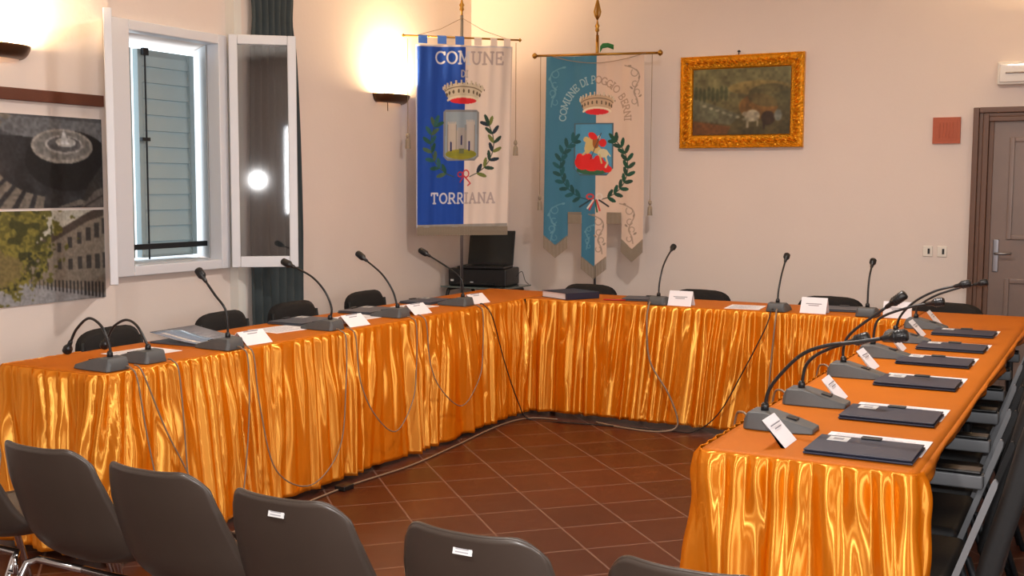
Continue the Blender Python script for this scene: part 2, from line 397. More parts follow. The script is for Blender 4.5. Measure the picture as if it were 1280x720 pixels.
# ------------------------------------------------------------------ TABLES under the cloths
TZ = .75
def table(name, x0, y0, x1, y1, label, legs):
    t = empty(name, ((x0+x1)/2, (y0+y1)/2, 0), label, 'table')
    cx, cy = (x0+x1)/2, (y0+y1)/2
    MB().box((x0-cx, y0-cy, TZ-.035), (x1-cx, y1-cy, TZ-.006)).build('tabletop', 'tablewood', t)
    for lx, ly in legs:
        MB().tube([(lx-cx, ly-cy, 0), (lx-cx, ly-cy, TZ-.035)], .018, 10).build('leg', 'iron', t)
    return t
table('meeting_table', -3.94, 3.01, -3.41, 6.99, 'long meeting table hidden under the left orange cloth by the window wall', [(x, y) for x in (-3.85, -3.50) for y in (3.1, 4.95, 6.9)])
table('meeting_table', -3.37, 6.50, -1.03, 6.99, 'meeting table hidden under the orange cloth in front of the painting wall', [(x, y) for x in (-3.25, -1.15) for y in (6.6, 6.9)])
table('meeting_table', -.985, 2.97, -.445, 6.99, 'long meeting table under the right orange cloth nearest the door', [(x, y) for x in (-.9, -.53) for y in (3.08, 4.95, 6.9)])

def noise1(seed, n=400):
    r = random.Random(seed); v = [r.random() for _ in range(n)]
    def f(x):
        x = x % (n-2); i = int(x); t = x-i; t = t*t*(3-2*t); return v[i]*(1-t)+v[i+1]*t
    return f
def skirt(path, zt, parent, seed, wl=(.035, .085), wl2=(.08, .19), topamp=.027, botamp=.046, zb=.015, flare=.02, crisp=0.):
    """gathered satin skirt hanging along a polyline; outward = right-hand side of travel"""
    pts = [Vector((p[0], p[1])) for p in path]
    # round corners
    fine = [pts[0]]
    for i in range(1, len(pts)-1):
        a, b, c = pts[i-1], pts[i], pts[i+1]; r = .035
        p0 = b+(a-b).normalized()*r; p1 = b+(c-b).normalized()*r
        for k in range(7):
            t = k/6; fine.append(p0*(1-t)**2+b*2*t*(1-t)+p1*t*t)
    fine.append(pts[-1])
    seg = [0]
    for a, b in zip(fine[:-1], fine[1:]): seg.append(seg[-1]+(b-a).length)
    Lg = seg[-1]; rr = random.Random(seed)
    def phases(w):
        e = [-.5]
        while e[-1] < Lg+.6: e.append(e[-1]+rr.uniform(*w))
        amp = [rr.uniform(.45, 1.1) for _ in e]; te = [rr.uniform(.18, 1.3) for _ in e]
        def f(s):
            lo = 0; hi = len(e)-2
            while lo < hi:
                m_ = (lo+hi+1)//2
                if e[m_] <= s: lo = m_
                else: hi = m_-1
            return (s-e[lo])/(e[lo+1]-e[lo]), amp[lo], te[lo]
        return f
    def sm(x): x = min(1, max(0, x)); return x*x*(3-2*x)
    p1, p2, p3 = phases(wl), phases(wl2), phases((.035, .11)); n1, n2, n3 = noise1(seed+1), noise1(seed+2), noise1(seed+3)
    ns = int(Lg/.0065); nt_ = 46; rows = []
    def pos(s):
        s = min(max(s, 0), Lg); i = 0
        while i < len(seg)-2 and seg[i+1] < s: i += 1
        a, b = fine[i], fine[i+1]; L_ = seg[i+1]-seg[i]; t = (s-seg[i])/L_ if L_ else 0
        return a+(b-a)*t
    base = []
    for k in range(ns+1):
        s = Lg*k/ns; p = pos(s); d = (pos(s+.012)-pos(s-.012)).normalized(); base.append((s, p, Vector((d.y, -d.x)), d))
    for j in range(nt_+1):
        t = (j/nt_)**1.25; row = []
        for s, p, n, d in base:
            lean = (n1(s*3)-.5)*.15*t + (n2(s*9)-.5)*.018*t
            a, am, ta = p1(s+lean); b_, bm, tb = p2(s+lean*1.5+.018*math.sin(2.2*t+s*4))
            f1 = (1-abs(2*a-1)**1.35)*am*(1-.85*sm((t-ta+.15)/.3))
            f2 = (1-abs(2*b_-1)**1.4)*bm*sm((t-.12*tb)/.3)
            g1 = topamp*min(1, .35+t/.05); g2 = botamp
            c3, cm, tc3 = p3(s+lean*1.25); crest = .009*cm*math.exp(-((c3-.5)/.11)**2)*sm(t/.06)*(1-sm((t-tc3)/.3))
            puff = crest+crisp*math.exp(-((t-.10)/.07)**2)*(1-abs(2*a-1)**2)
            dd = f1*g1+f2*g2+flare*t**1.5+puff
            side = .012*math.cos(PI*b_)*bm*t
            z = zt-.0-(zt-(zb+.035*n2(s*2.3)*.8))*t
            q = p+n*dd+d*side
            row.append((q.x, q.y, z))
        rows.append(row)
    return MB().grid(rows).build('skirt', 'satin', parent, smooth=True, solid=.0015)
def cloth_top(x0, y0, x1, y1, parent, seed, drop_edges=(), rc=.03):
    """slightly uneven cloth sheet with rounded edges, hanging over the open sides given in drop_edges"""
    n1, n2 = noise1(seed), noise1(seed+5)
    nx = int((x1-x0)/.03)+2; ny = int((y1-y0)/.03)+2; rows = []
    for j in range(ny+1):
        row = []
        for i in range(nx+1):
            x = x0+(x1-x0)*i/nx; y = y0+(y1-y0)*j/ny
            e = min(x-x0, x1-x, y-y0, y1-y)
            row.append((x, y, TZ+.002-.004*math.exp(-e/.012)))
        rows.append(row)
    m_ = MB().grid(rows)
    for (a, b, nrm, dl) in drop_edges:
        a, b, nrm = Vector(a), Vector(b), Vector(nrm); L_ = (b-a).length; k = int(L_/.02)
        R_ = []
        for j in range(9):
            t = j/8; row = []
            for i in range(k+1):
                s = L_*i/k; p = a+(b-a)*(i/k)
                l = dl*(.55+.9*n1(s*2.2+3)); amp = .03*t*(n2(s*7)-.35)
                q = p+nrm*(.004*min(1, j)+amp+.008*math.sin(PI*min(t*2, 1)))
                row.append((q.x, q.y, TZ-.002-l*t))
            R_.append(row)
        m_.grid(R_)
    return m_.build('cloth_top', 'cloth', parent, smooth=True, solid=.002)
def cloth(name, org, label, build):
    t = empty(name, (org[0], org[1], 0), label, 'tablecloth', group='orange cloths of the U-shaped table')
    before = set(bpy.data.objects)
    build(t)
    for o in t.children: o.matrix_parent_inverse = Matrix.Translation((-org[0], -org[1], 0))
    return t
cloth('tablecloth', (-3.68, 5.0), 'orange satin cloth and gathered skirt on the left table by the window wall',
      lambda t: (cloth_top(-3.955, 2.995, -3.395, 7.005, t, 11, [((-3.955, 2.995), (-3.955, 7.005), (-1, 0), .16), ((-3.955, 7.005), (-3.395, 7.005), (0, 1), .12)]),
                 skirt([(-3.957, 3.4), (-3.957, 2.993), (-3.393, 2.993), (-3.393, 6.44)], TZ+.001, t, 21)))
cloth('tablecloth', (-2.2, 6.75), 'orange satin cloth and gathered skirt on the back table in front of the painting wall',
      lambda t: (cloth_top(-3.39, 6.475, -1.01, 7.005, t, 12, [((-3.39, 7.005), (-1.01, 7.005), (0, 1), .12)]),
                 skirt([(-3.385, 6.473), (-1.02, 6.473)], TZ+.001, t, 33)))
cloth('tablecloth', (-.7, 5.0), 'orange satin cloth and gathered skirt on the right table nearest the door',
      lambda t: (cloth_top(-1.005, 2.955, -.43, 7.005, t, 13, [((-.43, 3.0), (-.43, 7.005), (1, 0), .038), ((-1.005, 7.005), (-.43, 7.005), (0, 1), .12)]),
                 skirt([(-1.007, 6.42), (-1.007, 2.953), (-.428, 2.953), (-.428, 3.0)], TZ+.001, t, 44, wl=(.05, .085), wl2=(.09, .17), topamp=.028, botamp=.044, crisp=.012)))

# ------------------------------------------------------------------ MICROPHONES
MT = TZ+.004
def mic(x, y, fwd, neck, headlen, label, grey='mic_grey', s0=.0):
    """fwd: unit direction towards the speaker; stem stands at x,y ; neck = [(forward, height above table)...]"""
    f = Vector((fwd[0], fwd[1], 0)); r = Vector((-f.y, f.x, 0))
    t = empty('conference_microphone', (x, y, MT), label, 'microphone')
    P = lambda a, b, z: f*a+r*b+Vector((0, 0, z))
    sec = [(-.052, .050, .004, .026), (-.040, .060, .004, .050), (.012, .062, .004, .052), (.10, .058, .004, .030), (.155, .046, .004, .015)]
    v = []; fs = []
    for a, hw, z0, z1 in sec:
        v += [P(a, -hw, 0), P(a, hw, 0), P(a, hw*.80, z1), P(a, -hw*.80, z1)]
    for i in range(len(sec)-1):
        for k in range(4): fs.append((i*4+k, i*4+(k+1) % 4, i*4+4+(k+1) % 4, i*4+4+k))
    fs += [(3, 2, 1, 0), tuple(len(sec)*4-4+k for k in range(4))]
    b = MB().add(v, fs).build('base', grey, t, bevel=.004)
    bt = MB()
    bt.add([P(.07, -.018, .037), P(.07, .018, .037), P(.10, .018, .0315), P(.10, -.018, .0315)] + [P(.07, -.018, .041), P(.07, .018, .041), P(.10, .018, .0355), P(.10, -.018, .0355)], [(0, 1, 2, 3), (4, 5, 6, 7), (0, 1, 5, 4), (1, 2, 6, 5), (2, 3, 7, 6), (3, 0, 4, 7)])
    bt.build('talk_button', 'mic_black', b)
    MB().lathe([(.012, .046), (.012, .066), (.008, .074)], n=12).build('socket_collar', 'mic_black', b, smooth=True)
    pts = [P(a, 0, z) for a, z in neck]; c = catmull([P(0, 0, .05)]+pts, 8)
    MB().tube(c, .0055, 8).build('gooseneck', 'mic_black', t, smooth=True)
    e = c[-1]; d = (c[-1]-c[-4]).normalized()
    h = MB(); prof = [(0, .0065), (.008, .009), (.022, .0095), (.030, .015), (.034, .0175), (headlen-.006, .0185), (headlen, .014)]
    h.tube([e+d*a for a, _ in prof], [q for _, q in prof], 12)
    hd = h.build('microphone_head', 'mic_black', t, smooth=True)
    rg = MB()
    for a in (.038, .048, .056, .064):
        if a < headlen-.006: rg.tube([e+d*a, e+d*(a+.003)], .0192, 12)
    rg.build('grille_rings', 'mic_metal', hd)
    return t
LY = [(-3.45, 3.10, [(0, .09), (.04, .165), (.11, .195), (.18, .15), (.215, .10)], .06, 'conference microphone at the near end of the left table, arched neck, nearest the camera'),
      (-3.47, 3.315, [(.01, .08), (.06, .145), (.12, .165), (.19, .135), (.225, .09)], .06, 'conference microphone with arched neck touching the end one, second on left table'),
      (-3.45, 3.76, [(.0, .12), (.015, .18), (.07, .235), (.12, .29)], .075, 'conference microphone leaning up beside the glossy folder on the left table'),
      (-3.48, 4.53, [(-.01, .11), (.03, .19), (.11, .26), (.22, .305)], .085, 'conference microphone whose head crosses the bottom corner of the open casement'),
      (-3.50, 5.16, [(.03, .14), (.10, .23), (.20, .30)], .085, 'conference microphone on left table whose head shows against the wall under the near sconce'),
      (-3.50, 5.86, [(0, .13), (.03, .18), (.11, .23), (.23, .29)], .09, 'conference microphone at the far end of left table, below the blue and white banner')]
for x, y, n, hl, lab in LY: mic(x, y, (-1, 0), n, hl, lab)
for x, y, n, hl, lab in [(-2.5, 6.535, [(.01, .13), (.06, .22), (.13, .28), (.20, .32)], .065, 'conference microphone leftmost on the back table, right of the light blue banner'),
                      (-1.76, 6.535, [(.01, .12), (.07, .21), (.14, .28)], .065, 'conference microphone in the middle of the back table, black cable leaving it'),
                      (-1.25, 6.535, [(.005, .15), (.03, .22), (.08, .27)], .065, 'conference microphone rightmost on the back table, next to the corner')]:
    mic(x, y, (0, 1), n, hl, lab, 'mic_grey')
RN = [(3.32, [(.01, .11), (.05, .17), (.11, .23), (.18, .26), (.26, .275), (.33, .29)], .075, 'conference microphone nearest the camera on the right table, long low neck'),
      (3.76, [(.01, .12), (.04, .16), (.09, .19), (.14, .21)], .08, 'conference microphone second from the near end of the right table'),
      (4.40, [(0, .11), (.03, .17), (.15, .27)], .09, 'conference microphone third from the near end of right table, head raised high'),
      (4.98, [(.01, .14), (.05, .18), (.15, .22), (.21, .235)], .075, 'conference microphone fourth from the near end of right table'),
      (5.53, [(.02, .12), (.08, .19), (.17, .245), (.25, .27)], .075, 'conference microphone fifth from near end of right table, reaching toward the door frame'),
      (6.12, [(.01, .11), (.09, .17), (.20, .215), (.27, .235)], .07, 'conference microphone farthest on the right table, in the back corner')]
for y, n, hl, lab in RN: mic(-.925, y, (1, 0), n, hl, lab, M['mic_light'] if 'mic_light' in M else 'mic_grey')

# ------------------------------------------------------------------ NAME CARDS, FOLDERS, PAPERS
def scribble(mb_, x0, y0, x1, y1, n, z, rr, th_=.0022):
    for k in range(n):
        y = y0+(y1-y0)*(k+.5)/n; e = x1-(x1-x0)*rr.uniform(0, .35)
        mb_.box((x0, y-th_/2, z), (e, y+th_/2, z+.0003))
M['ink'] = mat('grey_ink', (150, 148, 154), .8)
def card(x, y, rz, label, ln=.20, h=.085, d=.075, lean=False):
    t = empty('name_card', (x, y, TZ+.004), label, 'name card', rz, 'folded name cards on the tables')
    pl = [(-d/2, 0), (-d/2+.0015, 0), (0, h-.0015), (d/2-.0015, 0), (d/2, 0), (0, h+.001)]
    if lean: pl = [(-d/2, 0), (-d/2+.002, 0), (0, h-.002), (-d/2+.010, 0), (-d/2+.012, 0), (.002, h)]
    c = MB().prism(pl, -ln/2, ln/2, 'yz').build('folded_card', 'paper', t)
    # small illegible printed line on the two outer faces
    k = MB()
    for sgn in ((-1,) if lean else (-1, 1)):
        for a, z in ((-.045, .052), (-.03, .043)):
            yy = sgn*(d/2)*(1-z/h)+sgn*.0012
            k.box((a, yy-.0004, z), (-a, yy+.0004, z+.004))
    k.build('printed_line', 'ink', c)
    return t
def folder(x, y, rz, label, cat='folder', w=.30, d=.215, mcol='navy', clasp=True, z=None, sticker=True, group='document folders laid on the right table', lx=None):
    """rz=0: reader side towards -y; sticker at left"""
    t = empty('document_folder', (x, y, (z if z is not None else TZ+.0055)), label, cat, rz, group)
    c = MB().box((-w/2, -d/2, 0), (w/2, d/2, .006)).box((-w/2+.004, -d/2+.004, .006), (w/2-.006, d/2-.003, .010)).build('cover', mcol, t, bevel=.002)
    MB().box((-w/2+.002, -d/2-.001, .010), (w/2-.002, d/2-.004, .0135)).build('top_cover', mcol, t, bevel=.0015)
    if sticker:
        lx = -w/2+.06 if lx is None else lx
        s = MB().box((lx-.028, d/2-.075, .0135), (lx+.028, d/2-.018, .0142)).build('sticker', 'sticker', t)
        s['label'] = 'pale square sticker'
        MB().box((lx-.014, d/2-.058, .0142), (lx+.014, d/2-.034, .0146)).build('sticker_print', 'ink', s)
    if clasp: MB().box((-.028, d/2-.022, .0135), (.028, d/2+.004, .019)).build('clasp', 'black_plastic', t, bevel=.003)
    return t
def sheet(x, y, rz, label, w=.297, d=.21, n=9, group='printed sheets on the tables', z=TZ+.0032, seed=1):
    t = empty('paper_sheet', (x, y, z), label, 'paper', rz, group)
    p = MB().box((-w/2, -d/2, 0), (w/2, d/2, .0012)).build('page', 'paper', t)
    k = MB(); rr = random.Random(seed); scribble(k, -w/2+.02, -d/2+.02, w/2-.02, d/2-.012, n*2, .0012, rr, .0018)
    k.build('printed_text', 'ink', p)
    return t
FY = [3.135, 3.655, 4.335, 4.905, 5.385, 5.955]
nth = ['nearest the camera', 'second from the near end', 'third from the near end', 'fourth from the near end', 'fifth from the near end', 'farthest from the camera']
for i, y in enumerate(FY):
    x = [-.595, -.615, -.64, -.66, -.655, -.67][i]
    sheet(x+.004, y+.115, 0, 'printed white sheet under the dark folder %s on the right table' % nth[i], seed=i, w=.285)
    folder(x, y, 0, 'navy document folder with sticker and clasp on right table, %s' % nth[i], w=.285)
CY = [(-.86, 3.13), (-.875, 3.56+.33), (-.91, 4.64), (-.90, 5.24), (-.90, 5.80), (-.89, 6.30)]
for i, (x, y) in enumerate(CY): card(x, y, PI/2+[.0, .03, -.02, .03, 0, .02][i], 'folded white name card beside the right-table microphone %s' % nth[i], ln=.125, h=.072, d=.13, lean=True)
for i, (x, y, rz) in enumerate([(-3.50, 3.96, 1.50), (-3.50, 4.73, 1.5), (-3.52, 5.36, 1.5), (-3.53, 6.05, 1.45)]):
    card(x, y, rz, ['folded white name card on left table just past the glossy folder', 'folded white name card on left table in front of the third chair', 'folded white name card on left table in front of the fourth chair', 'folded white name card on left table nearest the corner'][i], ln=.16, h=.055, d=.13)
for i, (x, rz) in enumerate([(-2.36, 0), (-1.55, -.03), (-1.09, .1)]):
    card(x, 6.555, rz, ['folded white name card on back table left of the middle, right of a microphone', 'folded white name card on back table below the painting\'s right edge', 'folded white name card on back table in the right corner'][i], ln=.15, h=.088, d=.08)
# left table papers and folders
for i, (x, y, rz, lab) in enumerate([(-3.70, 3.50, 1.5, 'white sheet on left table in front of the nearest black chair'), (-3.70, 4.42, 1.45, 'white sheet on left table beside the second chair'),
                                  (-3.68, 5.02, 1.5, 'white sheet on left table beside the third chair'), (-3.72, 5.64, 1.5, 'white sheet on left table beside the fourth chair'), ]):
    sheet(x, y, rz, lab, seed=20+i, w=.26)
for i, (x, y, lab) in enumerate([(-3.80, 4.70, 'grey document folder on left table in front of the dark curtain'), (-3.80, 5.30, 'grey document folder on left table beside the fourth chair'), (-3.80, 5.92, 'grey document folder on left table nearest the corner')]):
    folder(x, y, PI/2+.05, lab, mcol='darkgrey', group='document folders on the left table', lx=.09, clasp=True)
# glossy folder with its lid half open
t = empty('document_folder', (-3.72, 3.88, TZ+.0035), 'glossy blue-grey folder with lifted cover on the left table behind the leaning microphone', 'folder', .05, 'document folders on the left table')
MB().box((-.17, -.15, 0), (.14, .15, .008)).build('cover', 'darkgrey', t, bevel=.002)
rows = []
for j in range(9):
    a = j/8; rows.append([(.14-.31*a, yy, .011+.040*a**1.5) for yy in (-.15, .15)])
MB().grid(rows).build('glossy_cover', 'gloss', t, smooth=True, solid=.002)
MB().box((.135, -.03, .006), (.145, .03, .016)).build('clasp', 'black_plastic', t)
# back table
folder(-2.66, 6.76, .2, 'grey document folder on back table behind the leftmost microphone', mcol='darkgrey', group='document folders on the back table', sticker=False)
folder(-1.44, 6.78, .1, 'dark document folder on back table behind the name card under the painting side', mcol='darkgrey', group='document folders on the back table', sticker=False)
sheet(-1.99, 6.66, .1, 'white sheet on back table left of the middle microphone', seed=40, w=.21, d=.25)
t = empty('ring_binder', (-3.16, 6.66, TZ+.004), 'thick dark blue binder full of white pages on the back table near the corner', 'binder', -.5)
MB().box((-.14, -.13, 0), (.14, .13, .003)).box((.125, -.13, .003), (.14, .13, .040)).box((-.14, -.13, .040), (.14, .13, .043)).build('binder_cover', 'navy', t, bevel=.001)
MB().box((-.135, -.125, .003), (.122, .125, .039)).build('pages', 'paper', t)
pen = MB().tube([(-2.90, 6.60, TZ+.009), (-2.89, 6.602, TZ+.009), (-2.76, 6.63, TZ+.009)], [.002, .005, .005], 8).build('pen', 'red', smooth=True)
tag(pen, 'red pen lying on the back table left of the first microphone', 'pen')

# ------------------------------------------------------------------ CABLES
def cable(pts, r, m_, label, n=8):
    o = MB().tube(catmull(pts, n), r, 6).build('cable', m_, smooth=True); return tag(o, label, 'cable')
XC = -3.325
def edgeL(y): return [(-3.395, y, TZ+.018), (-3.37, y, TZ+.012), (XC-.012, y, TZ-.03)]
for dx, (ya, yb, dz, lab) in zip((0, .008, .004), [(3.80, 4.47, .075, 'grey cable looping from the leaning microphone to the next along the left skirt'), (4.55, 5.10, .20, 'grey cable loop hanging below the fourth microphone on the left skirt'), (5.20, 5.82, .22, 'grey cable loop hanging near the far end of the left skirt')]):
    ym = (ya+yb)/2
    pts = edgeL(ya)+[(XC, ya+.02, .50), (XC+.02+dx, ya+.10, dz+.12), (XC+.03+dx, ym, dz), (XC+.02+dx, yb-.10, dz+.13), (XC, yb-.02, .5)]+edgeL(yb)[::-1]
    cable(pts, .0034, 'cable_grey', lab)
cable(edgeL(3.13)+[(XC, 3.16, .5), (XC+.02, 3.2, .25), (XC+.05, 3.24, .006)], .0034, 'cable_grey', 'grey cable dropping from the end microphone to the floor')
cable(edgeL(3.17)+[(XC, 3.26, .5), (XC+.02, 3.38, .25), (XC+.05, 3.42, .006)], .0034, 'cable_grey', 'grey cable crossing down from the end microphone toward the second drop')
cable(edgeL(3.35)+[(XC, 3.36, .5), (XC+.02, 3.36, .25), (XC+.05, 3.38, .006)], .0034, 'cable_grey', 'grey cable dropping from the second left microphone to the floor')
cable(edgeL(3.76)+[(XC, 3.75, .5), (XC+.02, 3.70, .25), (XC+.05, 3.62, .006)], .0034, 'cable_grey', 'grey cable dropping from the leaning microphone beside the glossy folder to the floor')
cable([(-3.26, 3.3, .006), (-3.27, 3.8, .006), (-3.29, 4.4, .006), (-3.25, 4.9, .006), (-3.28, 5.4, .006), (-3.33, 6.0, .006), (-3.28, 6.3, .006), (-3.1, 6.36, .006)], .005, 'cable_grey', 'grey cable running on the floor along the left skirt')
o = MB().box((-3.31, 4.33, .0), (-3.25, 4.41, .025)).build('cable_joiner', 'black_plastic', bevel=.004); tag(o, 'small black cable plug lying on the floor by the left skirt', 'plug')
cable([(-3.395, 5.885, TZ+.018), (-3.37, 5.89, TZ+.012), (XC-.005, 5.93, .68), (XC+.01, 6.05, .40), (XC+.03, 6.2, .12), (-3.26, 6.28, .006), (-3.0, 6.30, .006), (-2.7, 6.35, .006), (-2.35, 6.39, .006),
       (-2.20, 6.385, .02), (-2.06, 6.40, .14), (-1.93, 6.405, .38), (-1.80, 6.425, .66), (-1.775, 6.45, TZ+.012), (-1.77, 6.475, TZ+.02)], .004, 'cable_black', 'long black cable from the left table\'s last microphone across the floor to the back table')
cable([(-2.53, 6.475, TZ+.02), (-2.53, 6.455, TZ+.01), (-2.53, 6.42, .66), (-2.50, 6.405, .42), (-2.37, 6.40, .22), (-2.31, 6.39, .05), (-2.40, 6.34, .006), (-2.62, 6.33, .006), (-2.85, 6.40, .006)], .006, 'cable_grey', 'grey cable hanging down the back skirt below its leftmost microphone')
cable([(-1.745, 6.475, TZ+.02), (-1.745, 6.455, TZ+.01), (-1.745, 6.42, .66), (-1.76, 6.405, .40), (-1.77, 6.40, .2), (-1.76, 6.395, .02)], .005, 'cable_grey', 'grey cable hanging straight down the back skirt below the middle microphone')
for i, y in enumerate([3.32, 3.76, 4.40]):
    cable([(-.98, y+.02, MT+.02), (-1.01, y+.05, MT+.028), (-1.045, y+.10, TZ+.0), (-1.06, y+.12, .6), (-1.06, y+.12, .2), (-1.07, y+.12, .006)], .004, 'cable_grey', 'short grey cable leaving the back of the right-table microphone %s' % nth[i])

# ------------------------------------------------------------------ CHAIRS
def meeting_chair(label, group):
    """black padded stacking chair; faces +y, back at -y; origin at floor centre"""
    t = empty('meeting_chair', (0, 0, 0), label, 'chair', 0, group)
    def pad(name, w, h, th_, mtx, bulge):
        rows = []
        N = 14; n = 4.0
        top = []; bot = []
        m_ = MB(); rings = 6; vs = []; fs = []; K = 28
        for q, sgn in ((0, 1), (1, -1)):
            for k in range(rings+1):
                rr = k/rings
                for j in range(K):
                    a = 2*PI*j/K; c, s = math.cos(a), math.sin(a)
                    x = w/2*rr*abs(c)**(2/n)*(1 if c >= 0 else -1); y = h/2*rr*abs(s)**(2/n)*(1 if s >= 0 else -1)
                    z = sgn*th_/2*(1-rr**6)**.5+bulge*((2*x/w)**2)
                    vs.append((x, y, z))
        for q in (0, 1):
            o = q*(rings+1)*K
            for k in range(rings):
                for j in range(K): fs.append((o+k*K+j, o+k*K+(j+1) % K, o+(k+1)*K+(j+1) % K, o+(k+1)*K+j))
        m_.add(vs, fs)
        ob = m_.build(name, 'black_fabric', t, smooth=True, mtx=mtx)
        bm = bmesh.new(); bm.from_mesh(ob.data); bmesh.ops.remove_doubles(bm, verts=bm.verts, dist=.0004); bmesh.ops.recalc_face_normals(bm, faces=bm.faces); bm.to_mesh(ob.data); bm.free()
        return ob
    pad('seat', .46, .44, .06, Matrix.Translation((0, .02, .45)), 0)
    pad('backrest', .43, .34, .055, Matrix.Translation((0, -.235, .632)) @ Matrix.Rotation(math.radians(101), 4, 'X'), .03)
    for sx in (-1, 1):
        MB().tube([(sx*.205, .20, 0), (sx*.205, .17, .43), (sx*.205, -.17, .43)], .011, 8).build('front_leg', 'iron', t, smooth=True)
        MB().tube([(sx*.205, -.27, 0), (sx*.205, -.17, .42), (sx*.19, -.245, .60), (sx*.185, -.262, .74)], .011, 8).build('rear_leg', 'iron', t, smooth=True)
    return t
proto = meeting_chair('', 'black chairs behind the left table')
def place(x, y, rz, label, group, first=[True]):
    if first[0]: o = proto; first[0] = False
    else: o = copy_tree(proto)
    o.location = (x, y, 0); o.rotation_euler = (0, 0, rz); o['label'] = label; o['group'] = group
    return o
for i, (x, y, rz) in enumerate([(-3.97, 3.83, -PI/2+.05), (-3.98, 4.60, -PI/2+.02), (-4.0, 5.20, -PI/2-.05), (-4.04, 5.98, -PI/2-.03)]):
    place(x, y, rz, ['black padded chair nearest the camera behind the left table, below the window casement edge', 'black padded chair behind left table, second, beneath the window', 'black padded chair behind left table in front of the dark curtain', 'black padded chair behind left table, farthest, before the bare wall'][i], 'black chairs behind the left table')
for i, (x, rz) in enumerate([(-3.27, PI), (-2.47, PI-.05), (-1.60, PI), (-.90, PI+.03)]):
    place(x, [6.93, 6.93, 6.90, 6.86][i], rz, ['black padded chair behind back table under the light blue banner', 'black padded chair behind back table just left of the painting\'s centre line', 'black padded chair behind back table, between painting and plaque', 'black padded chair behind back table beside the door frame'][i], 'black chairs behind the back table')

def armchair(label):
    """black leatherette chair with one grey-edged writing arm; faces -x; origin floor centre"""
    t = empty('armchair', (0, 0, 0), label, 'chair', 0, 'black armchairs along the right table')
    # coordinates: x forward negative; side bars at y=+-.235
    s = MB().box((-.50, -.22, .41), (-.03, .22, .47)).build('seat', 'black_leather', t, bevel=.025, seg=4)
    rows = []
    prof = [(.015, .40), (.045, .55), (.085, .70), (.12, .85), (.135, .90)]
    b = MB()
    poly = [(x_, z_) for x_, z_ in prof]+[(x_+.055, z_-.01) for x_, z_ in reversed(prof)]
    b.prism(poly, -.215, .215, 'xz').build('backrest', 'black_leather', t, bevel=.02, seg=4)
    for sy in (-1, 1):
        y = sy*.243; y0, y1 = y-.007, y+.007
        pl = [(-.050, .40), (.066, .745), (.072, .757), (.077, .758), (.082, .750), (.080, .735), (-.034, .40)]
        MB().prism(pl, y0, y1, 'xz').build('side_bar', 'grey_arm' if sy < 0 else 'black_plastic', t)
        MB().tube([(-.50, y, 0), (-.46, y, .40), (-.05, y, .41), (-.03, y, .40), (.10, y, 0)], .011, 8).build('leg_frame', 'iron', t, smooth=True)
    a = MB().box((-.34, .215, .612), (.005, .262, .655)).build('armrest', 'grey_arm', t, bevel=.006)
    MB().box((-.345, .208, .655), (.0, .270, .668)).build('armrest_pad', 'black_plastic', a, bevel=.005)
    MB().tube([(-.46, -.243, .18), (-.46, .243, .18)], .008).build('stretcher', 'iron', t, smooth=True)
    return t
ap = armchair('')
ACY = [(-.325, 3.215), (-.355, 3.71), (-.375, 4.21), (-.40, 4.72), (-.42, 5.28), (-.43, 5.88)]
for i, (x, y) in enumerate(ACY):
    o = ap if i == 0 else copy_tree(ap)
    o.location = (x, y, 0); o['label'] = 'black armchair with grey arm along the right table, '+nth[i]

